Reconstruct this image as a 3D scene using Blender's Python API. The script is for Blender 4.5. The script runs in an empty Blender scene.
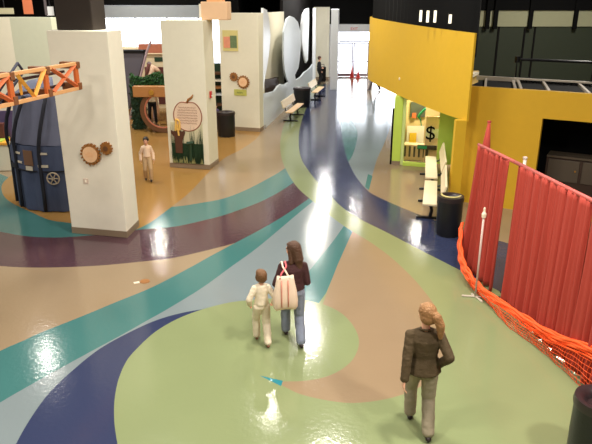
import bpy, bmesh, math, random
from mathutils import Vector, Matrix, noise
from mathutils.geometry import delaunay_2d_cdt
random.seed(7)
SC = bpy.context.scene
COL = SC.collection
PI = math.pi
# ------------------------------------------------------------------ camera geometry (photo is 592x444)
F = 614.0; TH = math.radians(19.5); H = 4.75
CT, ST = math.cos(TH), math.sin(TH)
def ray(u, v):
    a = (u-296)/F; b = (222-v)/F
    return Vector((a, CT+b*ST, -ST+b*CT))
def gp(u, v, z=0.0):                     # point of height z seen at a pixel
    d = ray(u, v); t = (z-H)/d.z
    return Vector((d.x*t, d.y*t, z))
def ay(u, v, y):                         # point at distance y seen at a pixel
    d = ray(u, v); t = y/d.y
    return Vector((d.x*t, y, H+d.z*t))
def hit(u, v, P, Q):                     # point of the upright plane over the ground line PQ
    d = ray(u, v); nx, ny = Q[1]-P[1], -(Q[0]-P[0])
    t = (nx*P[0]+ny*P[1])/(nx*d.x+ny*d.y)
    return Vector((d.x*t, d.y*t, H+d.z*t))

# ------------------------------------------------------------------ materials
def lin(c):
    c /= 255.0
    return c/12.92 if c <= .04045 else ((c+.055)/1.055)**2.4
def rgb(r, g, b): return (lin(r), lin(g), lin(b), 1)
def mat(name, col, rough=.6, var=.0, scale=6.0, bump=0.0, bscale=40.0, metal=0.0, spec=.5, stretch=None, col2=None):
    m = bpy.data.materials.new(name); m.use_nodes = True
    nt = m.node_tree; b = nt.nodes['Principled BSDF']
    c = rgb(*col)
    b.inputs['Base Color'].default_value = c
    b.inputs['Roughness'].default_value = rough
    b.inputs['Metallic'].default_value = metal
    b.inputs['Specular IOR Level'].default_value = spec
    tc = nt.nodes.new('ShaderNodeTexCoord')
    mp = nt.nodes.new('ShaderNodeMapping'); nt.links.new(tc.outputs['Object'], mp.inputs['Vector'])
    if stretch: mp.inputs['Scale'].default_value = stretch
    n = nt.nodes.new('ShaderNodeTexNoise'); n.inputs['Scale'].default_value = scale; n.inputs['Detail'].default_value = 4
    nt.links.new(mp.outputs['Vector'], n.inputs['Vector'])
    mx = nt.nodes.new('ShaderNodeMix'); mx.data_type = 'RGBA'
    v = var if var else .04
    c2 = rgb(*col2) if col2 else None
    mx.inputs['A'].default_value = c2 if c2 else tuple(x*(1-v) for x in c[:3])+(1,)
    mx.inputs['B'].default_value = c if c2 else tuple(min(1, x*(1+v)) for x in c[:3])+(1,)
    nt.links.new(n.outputs['Fac'], mx.inputs['Factor'])
    nt.links.new(mx.outputs['Result'], b.inputs['Base Color'])
    if bump:
        n2 = nt.nodes.new('ShaderNodeTexNoise'); n2.inputs['Scale'].default_value = bscale; n2.inputs['Detail'].default_value = 3
        nt.links.new(mp.outputs['Vector'], n2.inputs['Vector'])
        bp = nt.nodes.new('ShaderNodeBump'); bp.inputs['Strength'].default_value = bump; bp.inputs['Distance'].default_value = .02
        nt.links.new(n2.outputs['Fac'], bp.inputs['Height']); nt.links.new(bp.outputs['Normal'], b.inputs['Normal'])
    return m
def glass(name, tint=(1, 1, 1, 1)):
    m = bpy.data.materials.new(name); m.use_nodes = True; nt = m.node_tree
    nt.nodes.remove(nt.nodes['Principled BSDF'])
    t = nt.nodes.new('ShaderNodeBsdfTransparent'); t.inputs['Color'].default_value = tint
    g = nt.nodes.new('ShaderNodeBsdfGlossy'); g.inputs['Roughness'].default_value = .03
    f = nt.nodes.new('ShaderNodeFresnel'); f.inputs['IOR'].default_value = 1.25
    mx = nt.nodes.new('ShaderNodeMixShader')
    nt.links.new(f.outputs[0], mx.inputs[0]); nt.links.new(t.outputs[0], mx.inputs[1]); nt.links.new(g.outputs[0], mx.inputs[2])
    nt.links.new(mx.outputs[0], nt.nodes['Material Output'].inputs['Surface'])
    return m
def floor_mat(name, col): 
    return mat(name, col, rough=.13, var=.06, scale=.9, bump=.10, bscale=15.0, spec=.4)

M = {}
M['white_wall'] = mat('white_wall', (240, 233, 214), .75)
M['cream_wall'] = mat('cream_wall', (228, 222, 200), .75)
M['pale_wall'] = mat('pale_wall', (226, 230, 205), .75)
M['end_wall'] = mat('end_wall', (236, 238, 240), .6)
M['black'] = mat('black', (7, 7, 8), .85, spec=.2)
M['dark'] = mat('dark', (22, 19, 19), .8, spec=.2)
M['brown_column'] = mat('brown_column', (42, 32, 24), .7)
M['baseboard'] = mat('baseboard', (139, 120, 98), .5)
M['yellow_wall'] = mat('yellow_wall', (216, 172, 34), .65)
M['olive_wall'] = mat('olive_wall', (202, 157, 26), .7)
M['lime'] = mat('lime', (192, 216, 88), .5)
M['lime_pale'] = mat('lime_pale', (206, 220, 140), .5)
M['bluewhite'] = mat('bluewhite', (236, 240, 244), .3)
M['steel_blue'] = mat('steel_blue', (216, 224, 230), .35)
M['blind_grey'] = mat('blind_grey', (176, 184, 192), .7)
M['bin_black'] = mat('bin_black', (20, 20, 24), .35, bump=.1, bscale=30)
M['bin_lid'] = mat('bin_lid', (44, 34, 36), .35)
M['bench_cream'] = mat('bench_cream', (232, 214, 178), .45, var=.08, scale=3)
M['bench_wood'] = mat('bench_wood', (222, 186, 142), .45, var=.1, scale=4, stretch=(8, 1, 8))
M['dark_metal'] = mat('dark_metal', (30, 29, 32), .4, metal=.5)
M['red_drape'] = mat('red_drape', (176, 62, 48), .8, var=.08, scale=3, stretch=(6, 6, .5))
M['pipe_white'] = mat('pipe_white', (206, 188, 178), .4)
M['pipe_pink'] = mat('pipe_pink', (190, 90, 82), .5)
M['net_orange'] = mat('net_orange', (248, 92, 28), .55)
M['truss_wood'] = mat('truss_wood', (226, 168, 112), .55, var=.12, scale=4)
M['truss_orange'] = mat('truss_orange', (206, 104, 48), .55, var=.12, scale=5)
M['truss_yellow'] = mat('truss_yellow', (240, 170, 62), .55)
M['truss_brown'] = mat('truss_brown', (128, 78, 44), .6)
M['truss_dark'] = mat('truss_dark', (62, 36, 34), .6)
M['rope'] = mat('rope', (44, 46, 66), .7)
M['denim'] = mat('denim', (72, 82, 110), .9, var=.16, scale=5, bump=.25, bscale=120, stretch=(3, 3, .6))
M['denim_pale'] = mat('denim_pale', (106, 110, 132), .9, var=.1, scale=5, bump=.2, bscale=120)
M['denim_dark'] = mat('denim_dark', (30, 32, 44), .8)
M['badge'] = mat('badge', (176, 160, 138), .7)
M['stitch'] = mat('stitch', (206, 196, 176), .8)
M['patch_brown'] = mat('patch_brown', (120, 88, 66), .8)
M['gear_brown'] = mat('gear_brown', (150, 98, 44), .5, var=.1, scale=14)
M['gear_tan'] = mat('gear_tan', (240, 196, 152), .5, var=.08, scale=20)
M['wood_orange'] = mat('wood_orange', (172, 118, 64), .55, var=.15, scale=5, stretch=(1, 1, 8))
M['wood_dark'] = mat('wood_dark', (104, 68, 40), .6, var=.15, scale=6)
M['brass'] = mat('brass', (210, 160, 70), .35, metal=.6)
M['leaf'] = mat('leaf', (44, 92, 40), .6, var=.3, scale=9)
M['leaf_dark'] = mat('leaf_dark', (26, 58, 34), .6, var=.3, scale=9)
M['grass_pale'] = mat('grass_pale', (150, 150, 96), .7, var=.2, scale=9)
M['board_cream'] = mat('board_cream', (206, 200, 166), .7)
M['apple_line'] = mat('apple_line', (150, 92, 66), .6)
M['apple_pink'] = mat('apple_pink', (228, 202, 176), .7)
M['bear_brown'] = mat('bear_brown', (86, 52, 34), .7, var=.15, scale=12)
M['gold_paint'] = mat('gold_paint', (228, 184, 92), .6)
M['red_alarm'] = mat('red_alarm', (190, 40, 30), .4)
M['box_tan'] = mat('box_tan', (226, 186, 146), .7)
M['box_white'] = mat('box_white', (240, 232, 214), .6)
M['sign_lime'] = mat('sign_lime', (188, 186, 92), .6)
M['sign_yellow'] = mat('sign_yellow', (214, 200, 130), .6)
M['pic_pink'] = mat('pic_pink', (226, 148, 116), .6, var=.2, scale=9)
M['pic_green'] = mat('pic_green', (104, 124, 84), .6, var=.3, scale=14)
M['grey_awning'] = mat('grey_awning', (92, 88, 98), .8)
M['lilac'] = mat('lilac', (170, 146, 152), .6)
M['house_cream'] = mat('house_cream', (226, 208, 172), .7)
M['brick'] = mat('brick', (186, 112, 84), .8, var=.2, scale=12)
M['house_red'] = mat('house_red', (96, 50, 44), .8)
M['statue'] = mat('statue', (226, 190, 164), .7, var=.12, scale=8)
M['skin'] = mat('skin', (224, 168, 138), .55)
M['eye'] = mat('eye', (30, 22, 20), .2)
M['lip'] = mat('lip', (170, 90, 84), .5)
M['hair_brown'] = mat('hair_brown', (84, 56, 38), .6, var=.3, scale=30, bump=.5, bscale=60, stretch=(3, 3, .5))
M['hair_tan'] = mat('hair_tan', (118, 82, 50), .6, var=.3, scale=30, bump=.5, bscale=60, stretch=(3, 3, .5))
M['hair_blonde'] = mat('hair_blonde', (158, 114, 72), .55, var=.3, scale=30, bump=.5, bscale=60, stretch=(3, 3, .5))
M['hair_black'] = mat('hair_black', (32, 24, 24), .5, bump=.4, bscale=60)
M['cloth_maroon'] = mat('cloth_maroon', (62, 30, 30), .85, var=.15, scale=10, bump=.2, bscale=90)
M['cloth_jeans'] = mat('cloth_jeans', (132, 140, 158), .9, var=.14, scale=6, bump=.2, bscale=120)
M['cloth_cream'] = mat('cloth_cream', (232, 216, 190), .9, var=.06, scale=8, bump=.2, bscale=90)
M['cloth_peach'] = mat('cloth_peach', (238, 208, 180), .9, bump=.2, bscale=90)
M['cloth_khaki'] = mat('cloth_khaki', (192, 160, 120), .9, bump=.2, bscale=90)
M['cloth_olive'] = mat('cloth_olive', (76, 60, 36), .85, var=.14, scale=9, bump=.25, bscale=70)
M['cloth_taupe'] = mat('cloth_taupe', (150, 138, 116), .9, var=.12, scale=6, bump=.2, bscale=90)
M['cloth_black'] = mat('cloth_black', (26, 24, 28), .85)
M['cloth_grey'] = mat('cloth_grey', (96, 88, 92), .85)
M['cloth_purple'] = mat('cloth_purple', (86, 74, 112), .85)
M['shoe_dark'] = mat('shoe_dark', (38, 26, 26), .4)
M['shoe_brown'] = mat('shoe_brown', (128, 84, 62), .5)
M['tote'] = mat('tote', (240, 214, 190), .85, var=.06, scale=8, bump=.15, bscale=60)
M['tote_stripe'] = mat('tote_stripe', (222, 140, 122), .85)
M['pink_strap'] = mat('pink_strap', (214, 98, 104), .7)
M['roof_strip'] = mat('roof_strip', (196, 184, 168), .5)
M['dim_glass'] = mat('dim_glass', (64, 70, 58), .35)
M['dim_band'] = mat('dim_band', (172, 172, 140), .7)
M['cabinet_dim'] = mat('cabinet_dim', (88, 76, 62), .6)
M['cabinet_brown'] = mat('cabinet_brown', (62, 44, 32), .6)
M['plate'] = mat('plate', (226, 206, 188), .5)
M['paper_white'] = mat('paper_white', (238, 226, 200), .6)
M['shop_tan'] = mat('shop_tan', (206, 176, 118), .7, var=.12, scale=4)
M['shop_yellow'] = mat('shop_yellow', (240, 190, 40), .6)
M['shop_green'] = mat('shop_green', (40, 150, 100), .5)
M['shop_dark'] = mat('shop_dark', (74, 76, 56), .6, var=.3, scale=6)
M['door_frame'] = mat('door_frame', (176, 172, 186), .4)
M['red_cone'] = mat('red_cone', (226, 60, 50), .5)
M['orange_flag'] = mat('orange_flag', (226, 128, 86), .7)
M['pavement'] = mat('pavement', (200, 200, 204), .8)
M['clear'] = glass('clear')
M['shop_pane'] = glass('shop_pane', (.97, .98, .93, 1))
FL = {k: floor_mat('floor_'+k, c) for k, c in dict(
    tan=(145, 125, 99), gold=(156, 118, 64), teal=(64, 111, 109), purple=(77, 53, 60), blue=(122, 133, 136),
    pink=(146, 125, 99), green=(131, 141, 101), navy=(51, 58, 87), tip=(44, 126, 138)).items()}

# ------------------------------------------------------------------ mesh helpers
def new_obj(name, bm, m, parent=None, smooth=False, bevel=0, seg=2):
    me = bpy.data.meshes.new(name); bmesh.ops.recalc_face_normals(bm, faces=bm.faces); bm.to_mesh(me); bm.free()
    for mm in (m if isinstance(m, (list, tuple)) else [m]): me.materials.append(mm)
    o = bpy.data.objects.new(name, me); COL.objects.link(o)
    if parent: o.parent = parent
    if smooth:
        for p in me.polygons: p.use_smooth = True
    if bevel:
        b = o.modifiers.new('bevel', 'BEVEL'); b.width = bevel; b.segments = seg; b.limit_method = 'ANGLE'
    return o
def tag(o, label=None, cat=None, group=None, kind=None):
    if label: o['label'] = label
    if cat: o['category'] = cat
    if group: o['group'] = group
    if kind: o['kind'] = kind
    return o
def root(name, label, cat, loc=(0, 0, 0), rz=0.0, group=None):
    o = bpy.data.objects.new(name, None); COL.objects.link(o)
    o.location = loc; o.rotation_euler = (0, 0, rz); o.empty_display_size = .1
    return tag(o, label, cat, group)
def B(): return bmesh.new()
def box(bm, x0, x1, y0, y1, z0, z1, mtx=None):
    vs = [bm.verts.new((x, y, z)) for x in (x0, x1) for y in (y0, y1) for z in (z0, z1)]
    if mtx is not None:
        for v in vs: v.co = mtx @ v.co
    for f in ((0, 1, 3, 2), (4, 6, 7, 5), (0, 4, 5, 1), (2, 3, 7, 6), (0, 2, 6, 4), (1, 5, 7, 3)):
        bm.faces.new([vs[i] for i in f])
    return bm
def prism(bm, pts, off):                # polygon of 3-D points pushed by vector off
    a = [bm.verts.new(p) for p in pts]; off = Vector(off); b = [bm.verts.new(Vector(p)+off) for p in pts]
    bm.faces.new(a); bm.faces.new(b[::-1]); n = len(a)
    for i in range(n): bm.faces.new((a[i], b[i], b[(i+1) % n], a[(i+1) % n]))
    return bm
def tube(bm, pts, r, n=10, cap=True):
    pts = [Vector(p) for p in pts]; rings = []; up = None
    for i, p in enumerate(pts):
        d = (pts[min(i+1, len(pts)-1)]-pts[max(i-1, 0)]).normalized()
        if up is None:
            up = Vector((0, 0, 1)) if abs(d.z) < .9 else Vector((1, 0, 0))
        a = d.cross(up).normalized(); b = a.cross(d).normalized(); up = b
        rr = r[i] if isinstance(r, (list, tuple)) else r
        rings.append([bm.verts.new(p+a*rr*math.cos(2*PI*k/n)+b*rr*math.sin(2*PI*k/n)) for k in range(n)])
    for i in range(len(rings)-1):
        for k in range(n): bm.faces.new((rings[i][k], rings[i][(k+1) % n], rings[i+1][(k+1) % n], rings[i+1][k]))
    if cap: bm.faces.new(rings[0][::-1]); bm.faces.new(rings[-1])
    return bm
def lathe(bm, prof, n=32, c=(0, 0)):    # profile of (r, z)
    rings = []
    for r, z in prof:
        rings.append([bm.verts.new((c[0]+r*math.cos(2*PI*k/n), c[1]+r*math.sin(2*PI*k/n), z)) for k in range(n)] if r > 1e-5
                     else [bm.verts.new((c[0], c[1], z))])
    for a, b in zip(rings, rings[1:]):
        for k in range(n):
            k2 = (k+1) % n
            if len(a) == 1 and len(b) == 1: continue
            if len(a) == 1: bm.faces.new((a[0], b[k], b[k2]))
            elif len(b) == 1: bm.faces.new((a[k], b[0], a[k2]))
            else: bm.faces.new((a[k], b[k], b[k2], a[k2]))
    return bm
def disc_y(bm, cx, cz, r, y0, y1, n=28, rz=None):   # disc standing in the xz plane
    return prism(bm, [(cx+r*math.cos(2*PI*k/n), y0, cz+(rz or r)*math.sin(2*PI*k/n)) for k in range(n)], (0, y1-y0, 0))
def catmull(pts, n=6, closed=False):
    out = []; m = len(pts)
    rng = range(m if closed else m-1)
    for i in rng:
        p = [pts[(i+k-1) % m] if closed else pts[max(0, min(m-1, i+k-1))] for k in range(4)]
        for s in range(n):
            t = s/n
            out.append(tuple(.5*(2*p[1][j]+(p[2][j]-p[0][j])*t+(2*p[0][j]-5*p[1][j]+4*p[2][j]-p[3][j])*t*t
                       + (3*p[1][j]-p[0][j]-3*p[2][j]+p[3][j])*t**3) for j in range(len(p[0]))))
    if not closed: out.append(tuple(pts[-1]))
    return out
def struct(name, bm, m, **k):
    return tag(new_obj(name, bm, m, **k), kind='structure')
def yaw(P, Q): return math.atan2(Q[1]-P[1], Q[0]-P[0])

# ------------------------------------------------------------------ floor with inlaid colour fields
X0, X1, Y0, Y1 = -22.0, 13.0, -5.0, 44.0
def G(pix, n=6): return catmull([tuple(gp(u, v))[:2] for u, v in pix], n)
def R(pix): return [tuple(gp(u, v))[:2] for u, v in pix]
gold_edge = [(262, 130), (256, 139), (240, 150), (224, 158.5), (209, 172), (190, 192), (170, 208), (145, 225.5), (120, 233), (95, 232), (72, 223.5), (50, 220), (30, 211.5), (12, 203), (4, 196), (1.5, 189), (3, 183), (9, 177), (17, 171), (24, 160)]
teal_low = [(-60, 214), (-25, 225), (0, 231.5), (25, 236), (50, 237.5), (74, 236.7), (110, 233.5), (140, 229.5), (175, 226.5), (205, 220), (222.5, 215.5), (242.5, 208.7), (262, 201), (280, 191.5), (296, 181)]
purple_low = [(-60, 261), (0, 266), (30, 267.5), (60, 267.3), (100, 265.5), (148, 261), (170, 258.5), (205, 250.8), (242.5, 240.5), (260, 230.5), (285, 215.8), (309, 199), (316, 193)]
tealB_up = [(-60, 383), (0, 351), (22.5, 341), (40, 333), (82.5, 316), (115, 302.5), (152.5, 287), (190, 267.5), (212.5, 255), (242.5, 239), (260, 229.8), (285, 215), (309, 198.4), (316, 192)]
tealB_low = [(-60, 440), (0, 402.5), (50, 374), (82.5, 356), (125, 333), (147, 320.5), (167.5, 309), (202.5, 287.5), (230, 267.5), (255, 249.5), (277.5, 231), (297.5, 214), (314, 200.5), (322, 194)]
green_l = [(318, 84), (309, 90), (295, 109), (285, 122.5), (280.5, 140), (281.5, 157.5), (287.5, 172.5), (297.5, 187.5), (312.5, 201), (335, 219.5), (352.5, 231.5)]
pink_out = [(352.5, 231.5), (370, 242), (390, 256.5), (410, 275), (422.5, 289), (435, 306), (444, 328), (447, 345), (445, 358), (437, 373), (420, 387), (398, 396), (375, 401), (350, 403), (325, 400), (300, 394), (282, 385.5), (262, 376.5)]
green_r = [(324, 84), (315, 95), (306, 109), (300, 127.5), (298.8, 145), (302, 160), (312.5, 176), (326, 191), (342.5, 207.5), (362, 220), (385, 231.5), (408, 243.5), (435, 257.5), (475, 278), (520, 303)]
navy_r = [(345, 84), (338, 97), (338, 113), (342, 133), (344.5, 148), (348, 161), (355, 175), (366, 189), (376, 196), (398, 206), (427, 217.5), (460, 229), (500, 241), (540, 252)]
circ = [(282, 381.5), (304, 380.8), (325, 377), (342, 369), (354, 357.5), (359, 342), (354, 327), (341, 313), (322, 304), (300, 299.5), (275, 298.3), (252.5, 299.8), (232, 302), (212, 306.5), (193, 312.5), (175, 320), (155, 332), (137, 348.5), (126, 362), (117.5, 383), (114, 410), (117.5, 444), (130, 490)]
navyB = [(202, 309.3), (180, 313.3), (155, 320.7), (128, 333), (99, 349.3), (72.5, 370.5), (50, 392), (32.5, 415.5), (16, 444), (-10, 500)]
tealD = [(340, 112), (347, 116), (354, 124), (357.5, 134), (355, 148), (349, 161), (346, 154), (344, 146), (342, 133)]
FAR = [(X0, Y0), (X1, Y0), (X1, Y1), (X0, Y1)]
polys = []                                # (material, polygon), painted in this order
polys.append(('tan', FAR))
polys.append(('teal', G(teal_low)+R([(286, 167.5), (278, 173)])+G([(278, 173), (250, 188), (225, 198), (200, 203), (176, 206.5), (150, 208)])+R([(120, 215), (60, 200), (-20, 165), (-60, 190)])))
polys.append(('gold', G(gold_edge)+[(-14, 26), (-20, 33), (-4, 33.8), (-2.6, 26)]))
polys.append(('purple', G(teal_low)+list(reversed(G(purple_low)))))
polys.append(('teal', G(tealB_up)+list(reversed(G(tealB_low)))))
polys.append(('blue', G(tealB_low)+R([(352.5, 231.5), (300, 330), (200, 400), (60, 560), (-60, 560)])))
polys.append(('teal', R([(352, 233), (346, 223), (334, 240)])+G([(334, 240), (322.5, 254.5), (309, 271), (292, 290), (270, 315)])+R([(318, 318), (327, 292), (337.5, 265)])))
polys.append(('green', G(green_l)+R([(352.5, 231.5), (326, 293), (300, 330), (120, 444), (130, 490)])+[(-1.5, 3.0), (9, 3.0), (9, 9.3)]+list(reversed(G(green_r)))))
polys.append(('pink', G(pink_out)+R([(282, 381.5), (310, 340), (318, 318), (327, 292), (337.5, 265)])))
polys.append(('navy', G(green_r)+list(reversed(G(navy_r)))))
polys.append(('blue', list(reversed(G([(342, 133), (344.5, 148), (348, 161), (355, 175), (366, 189)])))+R([(338, 113), (341, 100), (392, 100), (391, 125)])+G([(391, 125), (384, 144), (377.5, 158), (372, 176), (368, 190)])))
polys.append(('teal', G(tealD, 4)))
polys.append(('teal', R([(368, 174), (372.5, 176), (369, 190), (365, 187)])))
polys.append(('navy', G(navyB)+list(reversed(R([(202, 309.3)])+G(circ[13:])))))
polys.append(('green', G(circ)+[(-1.5, 3.5), (0.2, 3.5)]+R([(282, 440)])))
polys.append(('tip', R([(259.5, 375.5), (283, 380.8), (281, 386)])))
def inside(x, y, p):
    c = False; j = len(p)-1
    for i in range(len(p)):
        xi, yi = p[i][:2]; xj, yj = p[j][:2]
        if (yi > y) != (yj > y) and x < (xj-xi)*(y-yi)/(yj-yi)+xi: c = not c
        j = i
    return c
def build_floor():
    V, Ed, PP = [], [], []
    for _, p in polys:
        q = []
        for x, y in p:
            x = min(max(x, X0), X1); y = min(max(y, Y0), Y1)
            if q and (abs(V[q[-1]].x-x)+abs(V[q[-1]].y-y)) < .004: continue
            q.append(len(V)); V.append(Vector((x, y)))
        Ed += [(q[i], q[(i+1) % len(q)]) for i in range(len(q))]; PP.append([V[i] for i in q])
    vs, es, fs, ov, oe, of = delaunay_2d_cdt(V, Ed, [], 0, 1e-4)
    me = bpy.data.meshes.new('floor'); keys = list(FL)
    me.from_pydata([(v.x, v.y, 0) for v in vs], [], [list(f) for f in fs])
    for k in keys: me.materials.append(FL[k])
    for p in me.polygons:
        c = sum((vs[i] for i in p.vertices), Vector((0, 0)))/len(p.vertices)
        k = max(i for i, q in enumerate(PP) if i == 0 or inside(c.x, c.y, q))
        p.material_index = keys.index(polys[k][0])
    if sum(p.normal.z for p in me.polygons) < 0: me.flip_normals()
    o = bpy.data.objects.new('floor', me); COL.objects.link(o); tag(o, kind='structure')
build_floor()
# ------------------------------------------------------------------ outer shell
CE = 8.6
struct('ceiling', box(B(), X0, X1, Y0, 34.2, CE, CE+.2), M['black']); struct('ceiling', box(B(), -3.2, X1, 34.2, Y1, CE, CE+.2), M['black'])
struct('wall_left', box(B(), X0-.2, X0, Y0, 34.2, 0, CE), M['black'])
struct('wall_right', box(B(), X1, X1+.2, Y0, Y1, 0, CE), M['black'])
struct('wall_front', box(B(), X0, X1, Y0-.2, Y0, 0, CE), M['dark'])
# end wall with the glazed exit doors
DX0, DX1, DZ = 2.87, 5.05, 2.3
bm = B(); box(bm, 1.2, DX0, 43.8, 44, 0, 3.5); box(bm, DX1, DX1+.25, 43.8, 44, 0, 3.5); box(bm, 8.75, 9, 43.8, 44, 0, 3.5); box(bm, DX1+.25, 8.75, 43.8, 44, 3.1, 3.5); box(bm, DX0, DX1, 43.8, 44, DZ+.75, 3.5)
struct('wall_back', bm, M['end_wall'])
struct('wall_back', box(B(), -3.2, X1, 43.78, 44.0, 3.5, CE), M['black'])
bm = B(); box(bm, 9, X1, 43.8, 44, 0, 3.5); box(bm, -3.2, 1.2, 43.8, 44, 0, 3.5)
struct('wall_back', bm, M['dark'])
# transom light over the doors
bm = B(); box(bm, DX0, DX1, 43.86, 43.92, DZ+.02, DZ+.1); box(bm, DX0, DX1, 43.86, 43.92, DZ+.68, DZ+.75)
tr = struct('window_1', bm, M['door_frame'])
new_obj('pane', box(B(), DX0, DX1, 43.88, 43.90, DZ+.1, DZ+.68), M['clear'], tr)
for i in range(2):
    w = (DX1-DX0)/2; x0 = DX0+i*w
    d = bpy.data.objects.new('door_%d' % (i+1), None); COL.objects.link(d); d.location = (x0, 43.9, 0); tag(d, kind='structure')
    bm = B(); box(bm, .01, .1, -.03, .03, 0.01, DZ); box(bm, w-.1, w-.01, -.03, .03, 0.01, DZ); box(bm, .1, w-.1, -.03, .03, DZ-.1, DZ); box(bm, .1, w-.1, -.03, .03, 0.01, .22)
    new_obj('door_frame', bm, M['door_frame'], d, bevel=.008)
    new_obj('pane', box(B(), .1, w-.1, -.006, .006, .22, DZ-.1), M['clear'], d)
    bm = B(); box(bm, .1, w-.1, -.09, -.05, 1.0, 1.06); box(bm, .12, .16, -.06, -.02, 1.0, 1.06); box(bm, w-.16, w-.12, -.06, -.02, 1.0, 1.06)
    new_obj('push_bar', bm, M['door_frame'], d)
struct('ground', box(B(), -30, 30, 44.2, 90, -.3, -.02), M['pavement'])
bm = B()
for k in range(4): box(bm, 5.3+k*1.13, 5.38+k*1.13, 43.86, 43.94, 0, 3.1)
box(bm, 5.3, 8.77, 43.86, 43.94, 0, .12); box(bm, 5.3, 8.77, 43.86, 43.94, 3.0, 3.1)
w5 = struct('added_window', bm, M['door_frame']); new_obj('pane', box(B(), 5.3, 8.75, 43.89, 43.91, .12, 3.0), M['clear'], w5)  # unseen glazing, added so its white reflection widens on the floor
# exit sign over the doors
es = root('exit_sign', 'small red exit sign on the white end wall above the glass doors', 'sign', (3.96, 43.78, 3.2))
new_obj('sign_box', box(B(), -.38, .38, -.05, .0, -.12, .12), M['end_wall'], es, bevel=.01)
def text(name, s, size, m, parent, loc, rot, ext=.004):
    cu = bpy.data.curves.new(name, 'FONT'); cu.body = s; cu.size = size; cu.extrude = ext; cu.align_x = 'CENTER'; cu.align_y = 'CENTER'
    t = bpy.data.objects.new(name, cu); COL.objects.link(t)
    dg = bpy.context.evaluated_depsgraph_get(); me = bpy.data.meshes.new_from_object(t.evaluated_get(dg))
    bpy.data.objects.remove(t)
    me.name = name; me.materials.clear(); me.materials.append(m)
    o = bpy.data.objects.new(name, me); COL.objects.link(o); o.parent = parent; o.location = loc; o.rotation_euler = rot
    return o
text('lettering', 'EXIT', .24, M['red_cone'], es, (0, -.055, 0), (PI/2, 0, 0))
# far left room: back wall with a big daylight window
WX0, WX1 = -10.2, -3.4
bm = B(); box(bm, X0, WX0, 34, 34.2, 0, CE); box(bm, WX1, -3.2, 34, 34.2, 0, CE); box(bm, WX0, WX1, 34, 34.2, 4.72, CE); box(bm, WX0, WX1, 34, 34.2, 0, 1.2)
struct('wall_back', bm, M['black'])
bm = B(); box(bm, WX0, WX1, 34.03, 34.1, 1.2, 1.28); box(bm, WX0, WX1, 34.03, 34.1, 4.66, 4.72)
for k in range(5): box(bm, WX0+k*(WX1-WX0-.06)/4, WX0+.06+k*(WX1-WX0-.06)/4, 34.03, 34.1, 1.28, 4.66)
win = struct('window_2', bm, M['bluewhite'])
new_obj('pane', box(B(), WX0, WX1, 34.06, 34.075, 1.28, 4.66), M['clear'], win)
new_obj('roller_blind', box(B(), WX0+.05, WX1-.05, 33.93, 33.96, 4.08, 4.7), M['blind_grey'], win)
struct('wall_left', box(B(), -3.2, -3.0, 34, 44, 0, CE), M['black'])
struct('ground', box(B(), -30, -3.5, 34.3, 43, -.3, -.02), M['pavement'])

# ------------------------------------------------------------------ pillars
def pillar(FLp, FRp, BRp, z, m=M['cream_wall'], notch=None):
    FLp, FRp, BRp = Vector(FLp), Vector(FRp), Vector(BRp); e = BRp-FRp
    bm = prism(B(), [(*FLp, .13), (*FRp, .13), (*BRp, .13), (*(FLp+e), .13)], (0, 0, z-.13))
    p = struct('pillar', bm, m, bevel=.012)
    c = (FLp+BRp)/2
    q = [c+(v-c)*1.012 for v in (FLp, FRp, BRp, FLp+e)]
    new_obj('baseboard', prism(B(), [(*v, 0) for v in q], (0, 0, .15)), M['baseboard'], p, bevel=.008)
    return p
P1L, P1R, P1B = (-4.93, 12.68), (-3.64, 12.38), (-3.57, 13.15)
pillar(P1L, P1R, P1B, 4.27, M['white_wall'])
P2L, P2R, P2B = (-3.9, 18.5), (-2.63, 18.2), (-2.46, 19.04)
pillar(P2L, P2R, P2B, 4.33, M['cream_wall'])
P3L, P3R, P3B = (-2.95, 24.6), (-1.42, 24.1), (-1.25, 24.85)
pillar(P3L, P3R, P3B, 4.45, M['cream_wall'])
# brown core rising from the first pillar
bm = prism(B(), [(-4.78, 12.86, 4.27), (-4.0, 12.68, 4.27), (-3.88, 13.2, 4.27), (-4.66, 13.38, 4.27)], (0, 0, CE-4.27))
struct('column', bm, M['brown_column'], bevel=.02)

def face_root(name, label, cat, u, v, P, Q, group=None):
    p = hit(u, v, P, Q); return root(name, label, cat, p, yaw(P, Q), group)
def px(P, Q, u, v): # metres per pixel at that spot
    p = hit(u, v, P, Q); return (p.y*CT-(p.z-H)*ST)/F
def gear_mesh(r, rr, n, y0, y1):
    pts = []
    for k in range(n):
        a = 2*PI*k/n; w = 2*PI/n
        for da, q in ((-.32, rr), (-.2, r), (.2, r), (.32, rr)):
            pts.append((q*math.cos(a+da*w), y0, q*math.sin(a+da*w)))
    return prism(B(), pts, (0, y1-y0, 0))
def squiggle(name, hw, z, h, y, m, parent, seed=0):
    rnd = random.Random(seed); x = -hw; pts = []; up = 1
    while x < hw: pts.append((x, y, z+h*up*rnd.uniform(.4, 1))); up = -up; x += h*rnd.uniform(.5, 1.1)
    return new_obj(name, tube(B(), pts, h*.22, 5), m, parent)
def gear_sign(label, u, v, P, Q, ro, ri, n, face=None, group=None):
    k = px(P, Q, u, v)
    g = face_root('gear_sign', label, 'sign', u, v, P, Q, group)
    new_obj('gear_rim', gear_mesh(ro*k, ri*k, n, -.06, -.001), M['gear_brown'], g)
    if face:
        new_obj('gear_face', disc_y(B(), 0, 0, face*k, -.075, -.058), M['gear_tan'], g)
        for j, (zz, ww) in enumerate(((.22, .36), (0, .55), (-.22, .42))):
            squiggle('engraving', ww*face*k, zz*face*k, .07*face*k, -.077, M['truss_wood'], g, j)
    else:
        new_obj('gear_hub', disc_y(B(), 0, 0, ri*k*.45, -.075, -.058), M['wood_dark'], g)
    return g
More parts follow.
